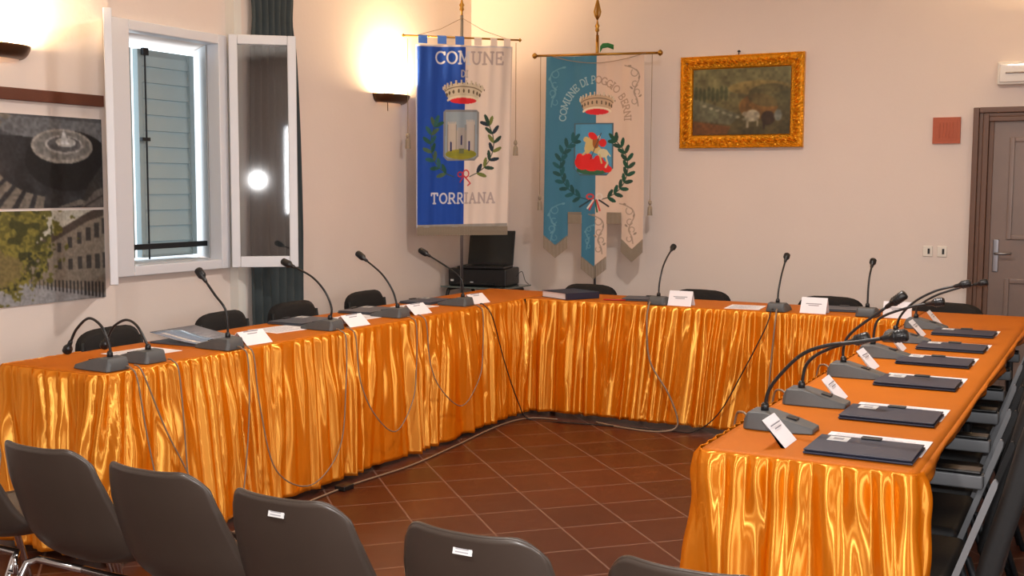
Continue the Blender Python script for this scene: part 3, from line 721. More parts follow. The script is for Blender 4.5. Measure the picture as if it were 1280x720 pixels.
# foreground shell chairs
def shell_chair(label, sticker):
    """one-piece plastic shell on chrome legs, faces +y; origin floor below the back top"""
    t = empty('shell_chair', (0, 0, 0), label, 'chair', 0, 'plastic shell chairs in the front row')
    key = [(-.055, .785), (-.030, .69), (.0, .60), (.035, .51), (.085, .452), (.16, .430), (.26, .428), (.36, .436), (.43, .436), (.475, .415), (.485, .385)]
    pr = catmull([(0, a, b) for a, b in key], 5); n = len(pr); rows = []
    NU = 28
    for j, p in enumerate(pr):
        v = j/(n-1); d = (pr[min(j+1, n-1)]-pr[max(j-1, 0)]).normalized(); nrm = Vector((0, -d.z, d.y)).normalized()
        if nrm.z < 0 and v > .5: nrm = -nrm
        if v <= .5 and nrm.y < 0: nrm = -nrm
        hw = .162+.060*min(1, v/.38)-.015*max(0, (v-.7)/.3)
        curl = .040+.020*math.exp(-((v-.36)/.17)**2)-.03*max(0, (v-.6)/.4)
        row = []
        for i in range(NU+1):
            u = -1+2*i/NU
            # rounded top and front corners: pull row towards the inside at the extreme u
            e = abs(u)
            q = p.copy()
            if v < .12:
                k = (1-v/.12); sink = .05*k*(max(0, e-.62)/.38)**2.2; q = q+d*sink
            if v > .9:
                k = (v-.9)/.1; sink = .05*k*(max(0, e-.6)/.4)**2; q = q-d*sink
            x = hw*u
            off_ = curl*e**2.6
            q = q+nrm*off_
            row.append((x, q.y, q.z))
        rows.append(row)
    sh = MB().grid(rows).build('shell', 'shell', t, smooth=True, solid=.008)
    sh.modifiers['s'].offset = 0
    # rolled rim
    rim = [rows[0][i] for i in range(NU+1)]+[rows[j][NU] for j in range(1, n)]+[rows[n-1][i] for i in range(NU-1, -1, -1)]+[rows[j][0] for j in range(n-2, 0, -1)]
    MB().tube(rim, .0044, 6, closed=True).build('rim', 'shell', t, smooth=True)
    if sticker:
        s = MB().box((-.022, -.006, -.011), (.022, -.004, .011)).build('sticker', 'sticker', t, mtx=Matrix.Translation((.0, -.046, .752)) @ Matrix.Rotation(math.radians(-15), 4, 'X'))
        k = MB()
        for a in (-.006, .0, .006): k.box((-.016, -.0066, a-.0012), (.014, -.0059, a+.0012))
        k.build('sticker_print', 'ink', s, mtx=Matrix.Translation((.0, -.046, .752)) @ Matrix.Rotation(math.radians(-15), 4, 'X')); s['label'] = 'small white inventory sticker'
    for sx in (-1, 1):
        MB().tube([(sx*.225, -.02, 0), (sx*.205, .05, .36), (sx*.20, .075, .405), (sx*.18, .10, .412), (-sx*.0, .10, .412)], .011, 10).build('rear_leg', 'chrome', t, smooth=True)
        MB().tube([(sx*.225, .50, 0), (sx*.205, .39, .36), (sx*.20, .375, .40), (sx*.18, .36, .408), (0, .36, .408)], .011, 10).build('front_leg', 'chrome', t, smooth=True)
    MB().tube([(.235, .03, .385), (.262, .03, .385), (.262, .03, .43)], .007, 8).build('row_connector', 'chrome', t, smooth=True)
    return t
ps = shell_chair('', True)
SC = [(-2.95, 2.03, 'brown grey plastic shell chair cut off by the left edge of the photo', 0),
      (-2.485, 2.02, 'brown grey plastic shell chair in the near row, leftmost whole back in view', 0),
      (-2.055, 1.99, 'brown grey plastic shell chair in the near row, second whole back from the left', 0),
      (-1.615, 1.955, 'brown grey plastic shell chair with sticker, in front of the left skirt', 1),
      (-1.125, 1.935, 'brown grey plastic shell chair with sticker standing before the open tiled floor', 1),
      (-.665, 1.945, 'brown grey plastic shell chair nearest the right table, only its rim showing', 0)]
first = True
pn_ = None
for x, y, lab, st in [SC[3], SC[4]]:
    o = ps if first else copy_tree(ps); first = False
    o.location = (x, y, 0); o['label'] = lab
plain = None
for x, y, lab, st in [SC[0], SC[1], SC[2], SC[5]]:
    if plain is None: plain = o = shell_chair('', False)
    else: o = copy_tree(plain)
    o.location = (x, y, 0); o['label'] = lab

# ------------------------------------------------------------------ WALL FITTINGS
def sconce(y, label):
    t = empty('wall_sconce', (XL, y, 2.06), label, 'wall lamp', 0, 'wall sconces')
    rows = []
    for j in range(9):
        a = j/8*PI/2; row = []
        for i in range(17):
            b = PI*i/16
            row.append((.125*math.sin(b)*(.45+.55*math.cos(a)), -.195*math.cos(b)*(.78+.22*math.cos(a)), -.058*math.sin(a)**1.3+.058))
        rows.append(row)
    MB().grid(rows).build('bowl', 'lamp_shell', t, smooth=True, solid=.006)
    MB().box((-.0, -.06, .02), (.012, .06, .10)).build('wall_plate', 'lamp_shell', t)
    MB().tube([(.05, -.055, .062), (.05, .055, .062)], .008, 10).build('lamp_tube', 'bulb', t, smooth=True)
    MB().tube([(.04, -.07, 0.02), (.04, -.07, -.06)], .003).build('pull_switch', 'lamp_shell', t)
    l = bpy.data.lights.new('sconce_light', 'AREA'); l.shape = 'RECTANGLE'; l.size = .10; l.size_y = .20; l.energy = SC_E; l.color = (1., .70, .38)
    lo = bpy.data.objects.new('sconce_light', l); COL.objects.link(lo); lo.location = (XL+.058, y, 2.06+.068); lo.rotation_euler = (PI, -.35, 0); lo['kind'] = 'structure'
    lo.parent = None
    return t
SC_E = 62
sconce(6.74, 'dark bronze uplight sconce glowing on left wall beside the blue and white banner')
sconce(3.52, 'dark bronze uplight sconce glowing above the posters at the left edge')
# one more on the back wall right of the door, outside the frame
def sconce_back(x):
    before = len(bpy.data.objects)
    t = sconce(0, 'dark uplight sconce high on the back wall right of the door'); t.location = (x, YB, 2.50); t.rotation_euler = (0, 0, -PI/2)
    lo = [o for o in bpy.data.objects if o.type == 'LIGHT'][-1]
    lo2 = bpy.data.objects['sconce_light.002']; lo2.location = (x, YB-.06, 2.57); lo2.rotation_euler = (PI+.3, 0, 0)
sconce_back(-.12)

# wood strip above posters
tag(MB().box((XL, 2.6, 1.868), (XL+.03, 4.15, 1.925)).build('wooden_rail', 'beam', bevel=.003), 'dark brown wooden rail on left wall above the fountain poster', 'rail')
# posters
pm = painted('poster_print', .55, .4)
def poster(z0, z1, label, paint, y0=3.0, y1=4.145):
    w_, h_ = y1-y0, z1-z0
    t = empty('poster', (XL+.001, y0, z0), label, 'poster', 0, 'posters on the left wall')
    MB().box((0, 0, 0), (.008, w_, h_)).build('backing_board', 'paper', t)
    cv = Canvas(w_, h_, .0045, (60, 60, 60)); paint(cv, w_, h_)
    cv.mesh('print', pm, t, lambda U, V: (np.full(U.shape, .0095), U, h_-V))
def fountain(cv, w, h):
    n = cv.noise(.05, 2); n2 = cv.noise(.012, 4)
    cv.C[:] = (40, 40, 43); cv.mul(.75+.5*n)
    cv.rect(0, 0, w, .10, (70, 72, 76)); cv.poly([(.3, .0), (w, .02), (w, .14), (.62, .10)], (96, 98, 102))
    cx, cy = .90, .145
    for k, (rx, ry, c) in enumerate([(.335, .150, (104, 98, 90)), (.30, .125, (62, 60, 58))]): pass
    # paving fans
    for k in range(16):
        a = math.radians(100+k*11); a2 = math.radians(107+k*11)
        P = [(cx-.05+.36*math.cos(a), cy+.03+.22*math.sin(a)), (cx-.05+.78*math.cos(a), cy+.08+.52*math.sin(a)), (cx-.05+.78*math.cos(a2), cy+.08+.52*math.sin(a2)), (cx-.05+.36*math.cos(a2), cy+.03+.22*math.sin(a2))]
        cv.poly(P, (116, 108, 98), .9)
    cv.ell(cx+.04, cy+.07, .26, .15, (22, 22, 24))
    cv.ell(cx, cy, .185, .085, (140, 136, 130)); cv.ell(cx, cy-.004, .168, .070, (112, 110, 108)); cv.ell(cx+.01, cy-.008, .115, .046, (150, 148, 146)); cv.ell(cx+.01, cy-.01, .10, .037, (84, 84, 86))
    cv.ell(cx+.02, cy-.02, .06, .024, (170, 170, 168))
    cv.poly([(cx-.01, cy-.01), (cx+.0, cy-.07), (cx+.01, cy-.085), (cx+.02, cy-.06), (cx+.04, cy-.01)], (190, 192, 194))
    cv.poly([(cx+.15, cy+.19), (w, cy+.08), (w, h), (cx+.1, h)], (48, 46, 46)); cv.poly([(cx-.05, h), (cx+.1, cy+.26), (cx+.16, cy+.28), (cx+.02, h)], (104, 98, 92)); cv.poly([(cx+.1, h), (cx+.19, cy+.22), (w, cy+.20), (w, h)], (92, 86, 82)); cv.line([(cx+.12, cy+.30), (w, cy+.24)], .008, (40, 38, 38))
    cv.mul(.80+.4*n2); cv.blur(1)
def street(cv, w, h):
    cv.C[:] = (176, 172, 160); cv.mul(.92+.16*cv.noise(.06, 5))
    hz = h*.74
    cv.rect(0, hz, w, h, (126, 126, 128)); cv.poly([(0, hz), (w*.72, hz-.01), (w, h), (0, h)], (138, 138, 140))
    x0, x1 = w-.50, w
    cv.poly([(x0, hz+.01), (x0+.0, hz-.12), (w-.10, .02), (w, .0), (w, h-.02), (x0+.06, hz+.02)], (124, 114, 102))
    cv.poly([(x0-.03, hz-.125), (w-.12, .02), (w, -.03), (w, .03), (w-.10, .055), (x0, hz-.10)], (72, 62, 56))
    for k in range(8):
        f = (k/8)**.75; x = x0+.03+(x1-x0)*f; s = .018+.05*f
        tz = hz-.09-.20*f
        for yy in (tz+.02*f, hz-.06-.02*f): cv.rect(x, yy-s*.6, x+s*.55, yy+s*.7, (62, 58, 56))
    for k in range(22):
        f = k/22; x = x0+(w-x0)*f; cv.rect(x, hz-.01+.05*f, x+.006+.006*f, hz+.025+.10*f, (40, 40, 42))
    n = cv.noise(.035, 7); n2 = cv.noise(.012, 8)
    r = np.hypot((cv.U-.25)/.62, (cv.V-.10)/.36)+.35*(n-.5)+.2*(n2-.5)
    cv.put(r < .98, (92, 88, 40)); cv.put((r < .98) & (n2 > .55), (122, 114, 52)); cv.put((r < .98) & (n > .62), (62, 62, 30)); cv.put((r < .85) & (cv.V > .2) & (n2 < .4), (44, 46, 30))
    cv.rect(w-1.08, .2, w-1.05, hz+.03, (50, 44, 36)); r2 = np.hypot((cv.U-(w-.62))/.12, (cv.V-hz+.06)/.08)+.5*(n2-.5); cv.put(r2 < 1, (112, 100, 62))
    cv.mul(.86+.28*cv.noise(.008, 9)); cv.blur(1)
poster(1.358, 1.805, 'black and white poster of a round stone fountain on the left wall', fountain)
poster(.893, 1.345, 'poster of a street with green tree and long building, under the fountain poster', street)
# curtain behind the casement
rows = []
for j in range(60):
    z = 2.78-(2.78-.06)*j/59; row = []
    wdt = .405+.095*min(1, (2.78-z)/1.6); pinch = .028*math.exp(-((z-2.47)/.12)**2)
    for i in range(91):
        u = i/90; y = 5.255-.03*min(1, (2.78-z)/1.6)+pinch*.6+(wdt-pinch*1.4)*u
        x = XL+.035+.018*math.sin(u*PI*14+.3*math.sin(z*1.2))+.006*math.sin(u*40+z*3)
        row.append((x, y, z))
    rows.append(row)
t = empty('curtain', (XL+.035, 5.48, 0), 'dark grey-green curtain hanging behind the open right casement', 'curtain')
c = MB().grid(rows).build('curtain_fabric', 'curtain', t, smooth=True, solid=.002); c.matrix_parent_inverse = Matrix.Translation((-XL-.035, -5.48, 0))
c = MB().tube([(XL+.035, 4.1, 2.8), (XL+.035, 5.85, 2.8)], .012).box((XL, 4.2, 2.79), (XL+.035, 4.22, 2.81)).box((XL, 5.8, 2.79), (XL+.035, 5.82, 2.81)).build('curtain_rod', 'iron', t, smooth=False); c.matrix_parent_inverse = Matrix.Translation((-XL-.035, -5.48, 0))

# painting with carved gilded frame
t = empty('framed_painting', (-2.42, YB, 2.08), 'landscape painting with cattle in a carved gilded frame on the back wall', 'painting')
W2, H2, B = .445, .325, .098
def frame_strip(a, b, inn_a, inn_b, seed):
    """one mitred side: outer a->b, inner inn_a->inn_b, in xz, carved relief"""
    L_ = (Vector(b)-Vector(a)).length; n = int(L_/.006); rows = []
    for j in range(17):
        v = j/16; row = []
        for i in range(n+1):
            u = i/n
            p = Vector(a).lerp(Vector(b), u).lerp(Vector(inn_a).lerp(Vector(inn_b), u), v)
            s = u*L_
            prof = .032+.020*math.sin(PI*min(1, v*1.15))+(.012 if v < .1 else 0)-.012*(v > .88)
            carve = 0
            if .16 < v < .80:
                w_ = math.sin(PI*(v-.16)/.64)
                carve = w_*(.012*math.sin(s*2*PI/.075+3*math.sin((v-.48)*9))*math.cos((v-.48)*10)+.008*math.sin(s*2*PI/.031+v*14))
            if v >= .84 and v < .96: carve = .005*math.sin(s*2*PI/.016)
            if v < .12: carve = .003*math.sin(s*2*PI/.02)
            row.append((p.x, -(prof+carve), p.y))
        rows.append(row)
    return rows
fr = MB()
O = [(-W2, -H2), (W2, -H2), (W2, H2), (-W2, H2)]; I = [(-W2+B, -H2+B), (W2-B, -H2+B), (W2-B, H2-B), (-W2+B, H2-B)]
for k in range(4): fr.grid(frame_strip(O[k], O[(k+1) % 4], I[k], I[(k+1) % 4], k))
fr.box((-W2, -.033, -H2), (-W2+.012, 0, H2)).box((W2-.012, -.033, -H2), (W2, 0, H2)).box((-W2+.012, -.033, -H2), (W2-.012, 0, -H2+.012)).box((-W2+.012, -.033, H2-.012), (W2-.012, 0, H2))
fr.build('gilded_frame', 'gold', t, smooth=False)
cv = Canvas(2*(W2-B)+.01, 2*(H2-B)+.01, .003, (96, 90, 56)); w_, h_ = cv.w, cv.h
n = cv.noise(.08, 1); n2 = cv.noise(.02, 2)
cv.C = np.array([112, 108, 72.])*(1-cv.V/h_*.75)[..., None]+np.array([50, 42, 22.])*(cv.V/h_*.75)[..., None]
cv.ell(w_*.68, h_*.30, .22, .05, (142, 118, 62), .6); cv.ell(w_*.68, h_*.58, .14, .09, (124, 82, 34), .75); cv.ell(w_*.80, h_*.42, .16, .08, (74, 72, 46), .7)
cv.poly([(0, h_*.42), (w_*.5, h_*.7), (w_*.4, h_*.85), (0, h_*.78)], (90, 92, 74), .8)
for k in range(7): cv.ell(w_*(.12+.07*k), h_*(.56+.035*k), .016, .010, (156, 152, 128), .7)
cv.poly([(0, h_*.78), (w_*.4, h_*.88), (w_*.36, h_), (0, h_)], (120, 62, 26), .6)
for k in range(8): cv.ell(w_*(.03+.045*k), h_*(.36+.02*(k % 3)), .014, .05, (44, 52, 34), .7)
cv.ell(w_*.62, h_*.72, .055, .042, (168, 160, 136)); cv.rect(w_*.56, h_*.74, w_*.585, h_*.90, (150, 142, 118)); cv.rect(w_*.665, h_*.74, w_*.685, h_*.88, (140, 132, 108)); cv.ell(w_*.545, h_*.69, .02, .016, (150, 140, 116))
cv.ell(w_*.78, h_*.76, .05, .05, (50, 36, 24)); cv.ell(w_*.88, h_*.72, .028, .04, (112, 116, 108), .9); cv.rect(w_*.73, h_*.78, w_*.75, h_*.93, (42, 30, 20))
cv.blur(7); cv.mul(.70+.35*n+.30*n2)
cv.mesh('canvas', painted('oil_canvas', .5, .4), t, lambda U, V: (U-w_/2, np.full(U.shape, -.026), h_/2-V))
MB().tube([(-.02, -.03, .325), (-.02, -.03, .345)], .004).lathe([(.012, 0), (.012, .006), (.004, .012)], (-.02, -.03, .345), 10).tube([(-.02, 0, .35), (-.02, -.03, .35)], .004).build('hanging_nail', 'iron', t)
# plaque, sockets, emergency light
t = empty('wall_plaque', (-1.045, YB, 1.85), 'square terracotta plaque on back wall left of the door', 'plaque')
MB().box((-.085, -.018, -.085), (.085, 0, .085)).box((-.065, -.020, -.065), (.065, -.018, .065)).build('tile', 'plaque', t, bevel=.004)
rl = MB()
for k in range(5): rl.box((-.045+.02*k, -.024, -.05), (-.038+.02*k, -.019, .05))
rl.build('relief', 'plaque', t, bevel=.002)
for x, lab in ((-1.135, 'small white wall socket left of its twin on back wall, below the plaque'), (-1.045, 'small white wall socket nearer the door, below the plaque')):
    t = empty('wall_socket', (x, YB, 1.06), lab, 'socket', 0, 'wall sockets below the plaque')
    MB().box((-.03, -.008, -.035), (.03, 0, .035)).build('cover_plate', 'socket', t, bevel=.003)
    MB().box((.0, -.010, -.018), (.014, -.008, .018)).build('socket_slot', 'black_plastic', t)
t = empty('emergency_light', (-.56, YB, 2.20), 'white rectangular emergency light on back wall above the door', 'emergency light')
MB().box((-.19, -.06, -.072), (.19, 0, .072)).build('housing', 'socket', t, bevel=.008)
MB().box((-.175, -.072, -.058), (.175, -.06, .058)).build('diffuser', 'emer', t, bevel=.008)
MB().tube([(-.14, -.074, .0), (.14, -.074, .0)], .006).build('lamp_tube', 'chrome', t, smooth=True)

# ------------------------------------------------------------------ BANNERS
bm_ = painted('banner_cloth', .7, .3); bm_.node_tree.nodes['Principled BSDF'].inputs['Sheen Weight'].default_value = .2
BLUE, WHITE, CREAM, SKY = (16, 70, 166), (222, 208, 198), (210, 186, 168), (56, 114, 142)
def crown(cv, cx, cy, w, h, gold=(200, 188, 164)):
    top = arc(cx, cy-h*.05, w*.5, h*.30, 180, 360, 16); bot = arc(cx, cy+h*.36, w*.37, h*.13, 0, 180, 12)
    cv.poly(top+bot, gold)
    for k in range(12):
        a = math.radians(184+172*k/11); x, y = cx+w*.5*math.cos(a), cy-h*.06+h*.30*math.sin(a); s_ = w*.022
        cv.rect(x-s_, y-h*.11, x+s_, y+h*.03, (196, 184, 162)); cv.rect(x+s_, y-h*.02, x+s_*1.9, y+h*.06, (104, 92, 80))
    cv.line(arc(cx, cy+h*.06, w*.47, h*.26, 190, 350, 12), h*.04, (112, 96, 78))
    for k in range(9):
        a = math.radians(200+140*k/8); x, y = cx+w*.45*math.cos(a), cy+h*.24+h*.26*math.sin(a); cv.ell(x, y, w*.024, h*.085, (92, 78, 64))
    cv.line(arc(cx, cy+h*.42, w*.40, h*.20, 190, 350, 12), h*.09, (222, 208, 182))
    cv.ell(cx, cy+h*.40, w*.34, h*.13, (206, 32, 44))
def laurel(cv, cx, cy, rx, ry, side, cols, n=9, leafl=.06, wd=.024, a0=80, a1=-20, stem=(40, 50, 40)):
    P = []
    for k in range(n+1):
        a = math.radians(a0+(a1-a0)*k/n); P.append((cx+side*rx*math.cos(a), cy+ry*math.sin(a)))
    cv.line(P, .006, stem)
    for k in range(1, n+1):
        x, y = P[k]; dx, dy = P[k][0]-P[k-1][0], P[k][1]-P[k-1][1]; an = math.atan2(dy, dx)
        for sgn in (-1, 1): cv.leaf(x, y, an+sgn*.75, leafl, wd, cols[(k+(sgn > 0)) % len(cols)])
    x, y = P[-1]; cv.leaf(x, y, an, leafl*1.2, wd, cols[0])
def finial(mb_, z):
    mb_.lathe([(.007, -.10), (.007, -.03), (.018, -.02), (.012, .0), (.020, .012), (.010, .03), (.006, .05), (.006, .06)], (0, 0, z), 12)
    for k in range(6):
        a = PI*k/6
        P = [(.0, 0), (.020, .03), (.028, .06), (.020, .09), (.006, .14), (0, .17)]
        for sg in (-1, 1): mb_.tube([(sg*r_*math.cos(a), sg*r_*math.sin(a), z+.055+h_) for r_, h_ in P], .0035, 6)
    mb_.lathe([(.005, 0), (.010, .02), (.004, .05), (.001, .17)], (0, 0, z+.055), 8)
    return mb_
def fringe(parent, P0, P1, drop, n, wave=None):
    m_ = MB(); P0, P1 = Vector(P0), Vector(P1)
    for k in range(n):
        p = P0.lerp(P1, (k+.5)/n); m_.tube([p, p+Vector((0, .001*(-1)**k, -drop*.5)), p+Vector((0, 0, -drop*(.96+.04*(k % 3)/2)))], .0032, 5)
    return m_.build('fringe', 'silver_thread', parent)
def tassel(parent, x, z0, z1, y=0):
    m_ = MB().tube([(x, y, z0), (x, y-.002, z1+.11)], .0028, 5)
    m_.build('cord', 'cord', parent)
    m_ = MB().lathe([(.004, .115), (.014, .10), (.014, .085), (.007, .075), (.017, .06), (.020, .0)], (x, y, z1), 12); m_.build('tassel', 'silver_thread', parent)

# banner 1: pole behind the corner of the tables, cloth turned 45 degrees
A1 = math.radians(44.6)
t = empty('banner_stand', (-4.25, 7.10, 0), 'tall steel pole with spear finial holding the blue and white banner, in the corner', 'banner', A1)
RZ = 2.535
MB().lathe([(.15, 0), (.15, .02), (.05, .04), (.03, .09), (.016, .11)], n=24).build('pole_base', 'brass', t, smooth=True)
MB().tube([(0, 0, .05), (0, 0, RZ+.16)], .0115, 12).build('pole', 'steel', t, smooth=True)
finial(MB(), RZ+.22).build('finial', 'brass', t, smooth=True)
MB().tube([(-.43, -.02, RZ), (.43, -.02, RZ)], .007, 8).lathe([(.002, -.014), (.014, 0), (.002, .014)], (.43, -.02, RZ), 10).lathe([(.002, -.014), (.012, 0), (.002, .014)], (-.43, -.02, RZ), 10).build('crossbar', 'brass', t, smooth=True)
MB().tube([(-.33, -.022, RZ+.006), (-.16, -.02, RZ+.055), (0, -.012, RZ+.14)], .002, 5).tube([(.33, -.022, RZ+.006), (.16, -.02, RZ+.055), (0, -.012, RZ+.14)], .002, 5).build('hanging_cord', 'cord', t)
W, H = .72, 1.30; x0 = -.345; zt = RZ-.055
cv = Canvas(W, H, .0032, WHITE); mid = .365
cv.rect(0, 0, mid, H, BLUE)
lc = lambda x: (206, 206, 214) if x < mid-.02 else (172, 158, 156)
text(cv, 'COMUNE', .145, .045, .085, .013, lc, xs=1.02, track=.14)
text(cv, 'DI', mid-.035, .178, .045, .009, (176, 170, 170))
crown(cv, .325+.03, .325, .295, .17)
# shield with castle
sx0, sx1, sy0, sy1 = .205, .480, .455, .820
cv.poly([(sx0+.02, sy0), (sx1-.02, sy0), (sx1, sy0+.02), (sx1, sy1-.03), (sx1-.03, sy1), (sx0+.03, sy1), (sx0, sy1-.03), (sx0, sy0+.02)], (126, 128, 130))
cv.poly([(sx0+.018, sy0+.016), (sx1-.018, sy0+.016), (sx1-.014, sy1-.035), (sx1-.035, sy1-.014), (sx0+.035, sy1-.014), (sx0+.014, sy1-.035)], (142, 158, 170))
cv.rect(sx0+.03, sy0+.15, sx1-.03, sy1-.06, (172, 166, 158)); cv.rect(sx0+.035, sy0+.10, sx0+.095, sy1-.06, (184, 176, 166)); cv.rect(sx1-.10, sy0+.085, sx1-.035, sy1-.06, (182, 176, 170)); cv.rect(sx0+.105, sy0+.13, sx0+.165, sy1-.06, (164, 160, 156))
for x in (sx0+.035, sx0+.095, sx0+.165, sx1-.10, sx1-.035): cv.line([(x, sy0+.11), (x, sy1-.06)], .005, (120, 116, 114))
for k in range(5):
    cv.rect(sx0+.035+.013*k, sy0+.088, sx0+.042+.013*k, sy0+.102, (184, 176, 166)); cv.rect(sx1-.10+.014*k, sy0+.072, sx1-.092+.014*k, sy0+.087, (182, 176, 170))
cv.ell((sx0+sx1)/2, sy1-.045, .12, .036, (142, 140, 42)); cv.rect(sx0+.03, sy1-.06, sx1-.03, sy1-.035, (132, 134, 44))
for x, y0, y1 in ((sx0+.058, sy1-.13, sy1-.065), (sx0+.137, sy1-.175, sy1-.11), (sx1-.078, sy1-.135, sy1-.07)): cv.rect(x-.006, y0, x+.006, y1, (30, 34, 92)); cv.ell(x, y0, .006, .006, (30, 34, 92))
cv.rect((sx0+sx1)/2-.02, sy1-.085, (sx0+sx1)/2+.02, sy1-.05, (104, 112, 78))
cg = [(38, 66, 52), (28, 44, 58), (112, 122, 60)]; cb = [(38, 92, 92), (70, 96, 70), (30, 80, 66)]
laurel(cv, .345, .70, .245, .245, 1, cg, n=7, leafl=.075, wd=.028, a0=75, a1=-32); laurel(cv, .345, .70, .235, .245, -1, cb, n=7, leafl=.075, wd=.030, a0=75, a1=-30, stem=(60, 80, 50))
for P in (arc(mid+.015, .915, .022, .026, 0, 360), arc(mid-.03, .92, .02, .018, 0, 360), [(mid, .93), (mid+.05, .985), (mid+.03, 1.0)], [(mid, .93), (mid-.03, .975)]): cv.line(P, .009, (190, 44, 54))
xl = textlen('TORRIANA', .07, .16, 1.0); text(cv, 'TORRIANA', .115, 1.055, .072, .012, lc, xs=.92, track=.17)
cv.rect(0, 0, W, .012, (200, 196, 200)); cv.rect(0, H-.02, W, H, (150, 146, 140)); cv.rect(0, 0, .008, H, (180, 184, 200)); cv.rect(W-.008, 0, W, H, (196, 182, 172))
def P1(U, V):
    u = (U-W/2)/W; taper = 1-.045*V/H
    return (x0+W/2+u*W*taper-.012*V, -.03-.012*np.sin(U*23+.6)*(1-.35*V/H)-.006*np.sin(U*61+V*2), zt-V+.012*u)
cl = cv.mesh('banner_cloth', bm_, t, P1)
lp = MB()
loops = [(.02, .085), (.16, .225), (.29, .355), (.43, .485), (.55, .60), (.65, .70)]
for k, (a, b) in enumerate(loops):
    m_ = MB(); m_.grid([[(x0+a, -.032, zt+.004), (x0+b, -.032, zt+.004)], [(x0+a, -.031, RZ), (x0+b, -.031, RZ)], [(x0+a, -.02, RZ+.009), (x0+b, -.02, RZ+.009)], [(x0+a, -.009, RZ), (x0+b, -.009, RZ)]])
    o = m_.build('hanging_loop', mat('banner_blue', BLUE, .7) if k == 0 else None or M['bl_blue'] if k < 3 else M['bl_white'], t, solid=.002) if k else None
    if k == 0:
        M['bl_blue'] = mat('banner_blue', (60, 112, 205), .7); M['bl_white'] = mat('banner_white', WHITE, .7)
        o = m_.build('hanging_loop', 'bl_blue', t, solid=.002)
fringe(t, (x0+.02-.012*H, -.034, zt-H+.004), (x0+W*.955+.01-.012*H, -.034, zt-H+.004), .065, 110)
tassel(t, .40, RZ-.02, 1.70+.0, -.02); tassel(t, -.40, RZ-.02, 1.74, -.02)

# banner 2: against the back wall
t = empty('banner_stand', (-3.42, 7.62, 0), 'brass-tipped pole holding the light blue and cream banner with three tails, by back wall', 'banner', .24)
t.scale = (.93, 1, 1)
RZ = 2.43
MB().lathe([(.15, 0), (.15, .02), (.05, .04), (.03, .09), (.016, .11)], n=24).build('pole_base', 'brass', t, smooth=True)
MB().tube([(0, 0.01, .05), (0, .01, RZ+.10)], .011, 12).build('pole', 'steel', t, smooth=True)
MB().tube([(0, 0.01, RZ-.06), (0, .01, RZ+.14)], .013, 12).build('pole_sleeve', 'brass', t, smooth=True)
finial(MB(), RZ+.19).build('finial', 'brass', t, smooth=True)
MB().tube([(-.48, -.015, RZ), (.48, -.015, RZ)], .009, 8).lathe([(.004, -.022), (.018, -.012), (.022, 0), (.018, .012), (.004, .022)], (.495, -.015, RZ), 12).lathe([(.004, -.022), (.018, -.012), (.022, 0), (.018, .012), (.004, .022)], (-.495, -.015, RZ), 12).build('crossbar', 'brass', t, smooth=True)
MB().grid([[(.03, -.03, RZ+.055), (.05, -.035, RZ+.075), (.09, -.03, RZ+.078), (.135, -.02, RZ+.065)], [(.03, -.03, RZ+.01), (.05, -.035, RZ+.04), (.09, -.03, RZ+.045), (.135, -.02, RZ+.03)]]).build('green_ribbon', 'green_ribbon', t, smooth=True, solid=.002)
W, H = .77, 1.56; x0 = -.395; zt = RZ-.0
cv = Canvas(W, H, .0032, CREAM); mid = .40
cv.rect(0, 0, mid, H, SKY)
sil = lambda x: (150, 176, 184) if x < mid-.01 else (158, 134, 118)
arctext(cv, 'COMUNE DI POGGIO BERNI', .39, .46, .255, .29, 178, 362, .052, .0075, sil)
crown(cv, .405, .335, .265, .165, (186, 160, 132))
def scroll(cx, cy, s, fl=1, fv=1, col=(146, 128, 114)):
    V_ = [(cx+fl*dx*s, cy+fv*dy*s) for dx, dy in ((-.10, -.12), (-.03, -.10), (.03, -.06), (.04, .0), (.01, .06), (-.01, .12), (.02, .18), (.03, .24))]
    cv.line([tuple(p)[:2] for p in catmull([(a_, b_, 0) for a_, b_ in V_], 4)], .009, col, .8)
    for dx, dy, r_, p_, q_ in ((-.005, -.055, .032, -60, 230), (.0, .045, .026, 300, 20), (.02, .115, .024, 120, 420), (-.005, .20, .024, -60, 220)):
        cv.line(arc(cx+fl*dx*s, cy+fv*dy*s, r_*s, r_*s, p_, q_, 12), .007, col, .8)
    for k, (dx, dy) in enumerate(((-.07, -.115), (.045, -.03), (-.02, .09), (.035, .16))): cv.leaf(cx+fl*dx*s, cy+fv*dy*s, k*1.9, .035*s, .014, col)
sb = (96, 146, 166)
scroll(.70, .17, .8, 1, 1)
scroll(.07, .17, .8, -1, 1, sb)
# coat of arms: shield, horse and rider over a red dragon
sx0, sx1, sy0, sy1 = .225, .535, .48, .86
cv.poly([(sx0, sy0), (sx1, sy0), (sx1, sy1-.05), (sx1-.05, sy1), (sx0+.05, sy1), (sx0, sy1-.05)], (70, 96, 110)); cv.poly([(sx0+.012, sy0+.012), (sx1-.012, sy0+.012), (sx1-.012, sy1-.05), (sx1-.05, sy1-.012), (sx0+.05, sy1-.012), (sx0+.012, sy1-.05)], (74, 142, 180))
cv.ell(.38, sy1-.04, .13, .035, (48, 96, 66))
RED = (212, 34, 34); GO = (200, 176, 116)
for P in [(.30, .765, .065, .055), (.37, .785, .07, .045), (.44, .79, .06, .035), (.275, .735, .03, .035), (.34, .73, .035, .03), (.49, .815, .035, .025), (.42, .745, .035, .03)]: cv.ell(*P, RED)
cv.line([(.47, .77), (.43, .72), (.45, .70)], .014, RED)
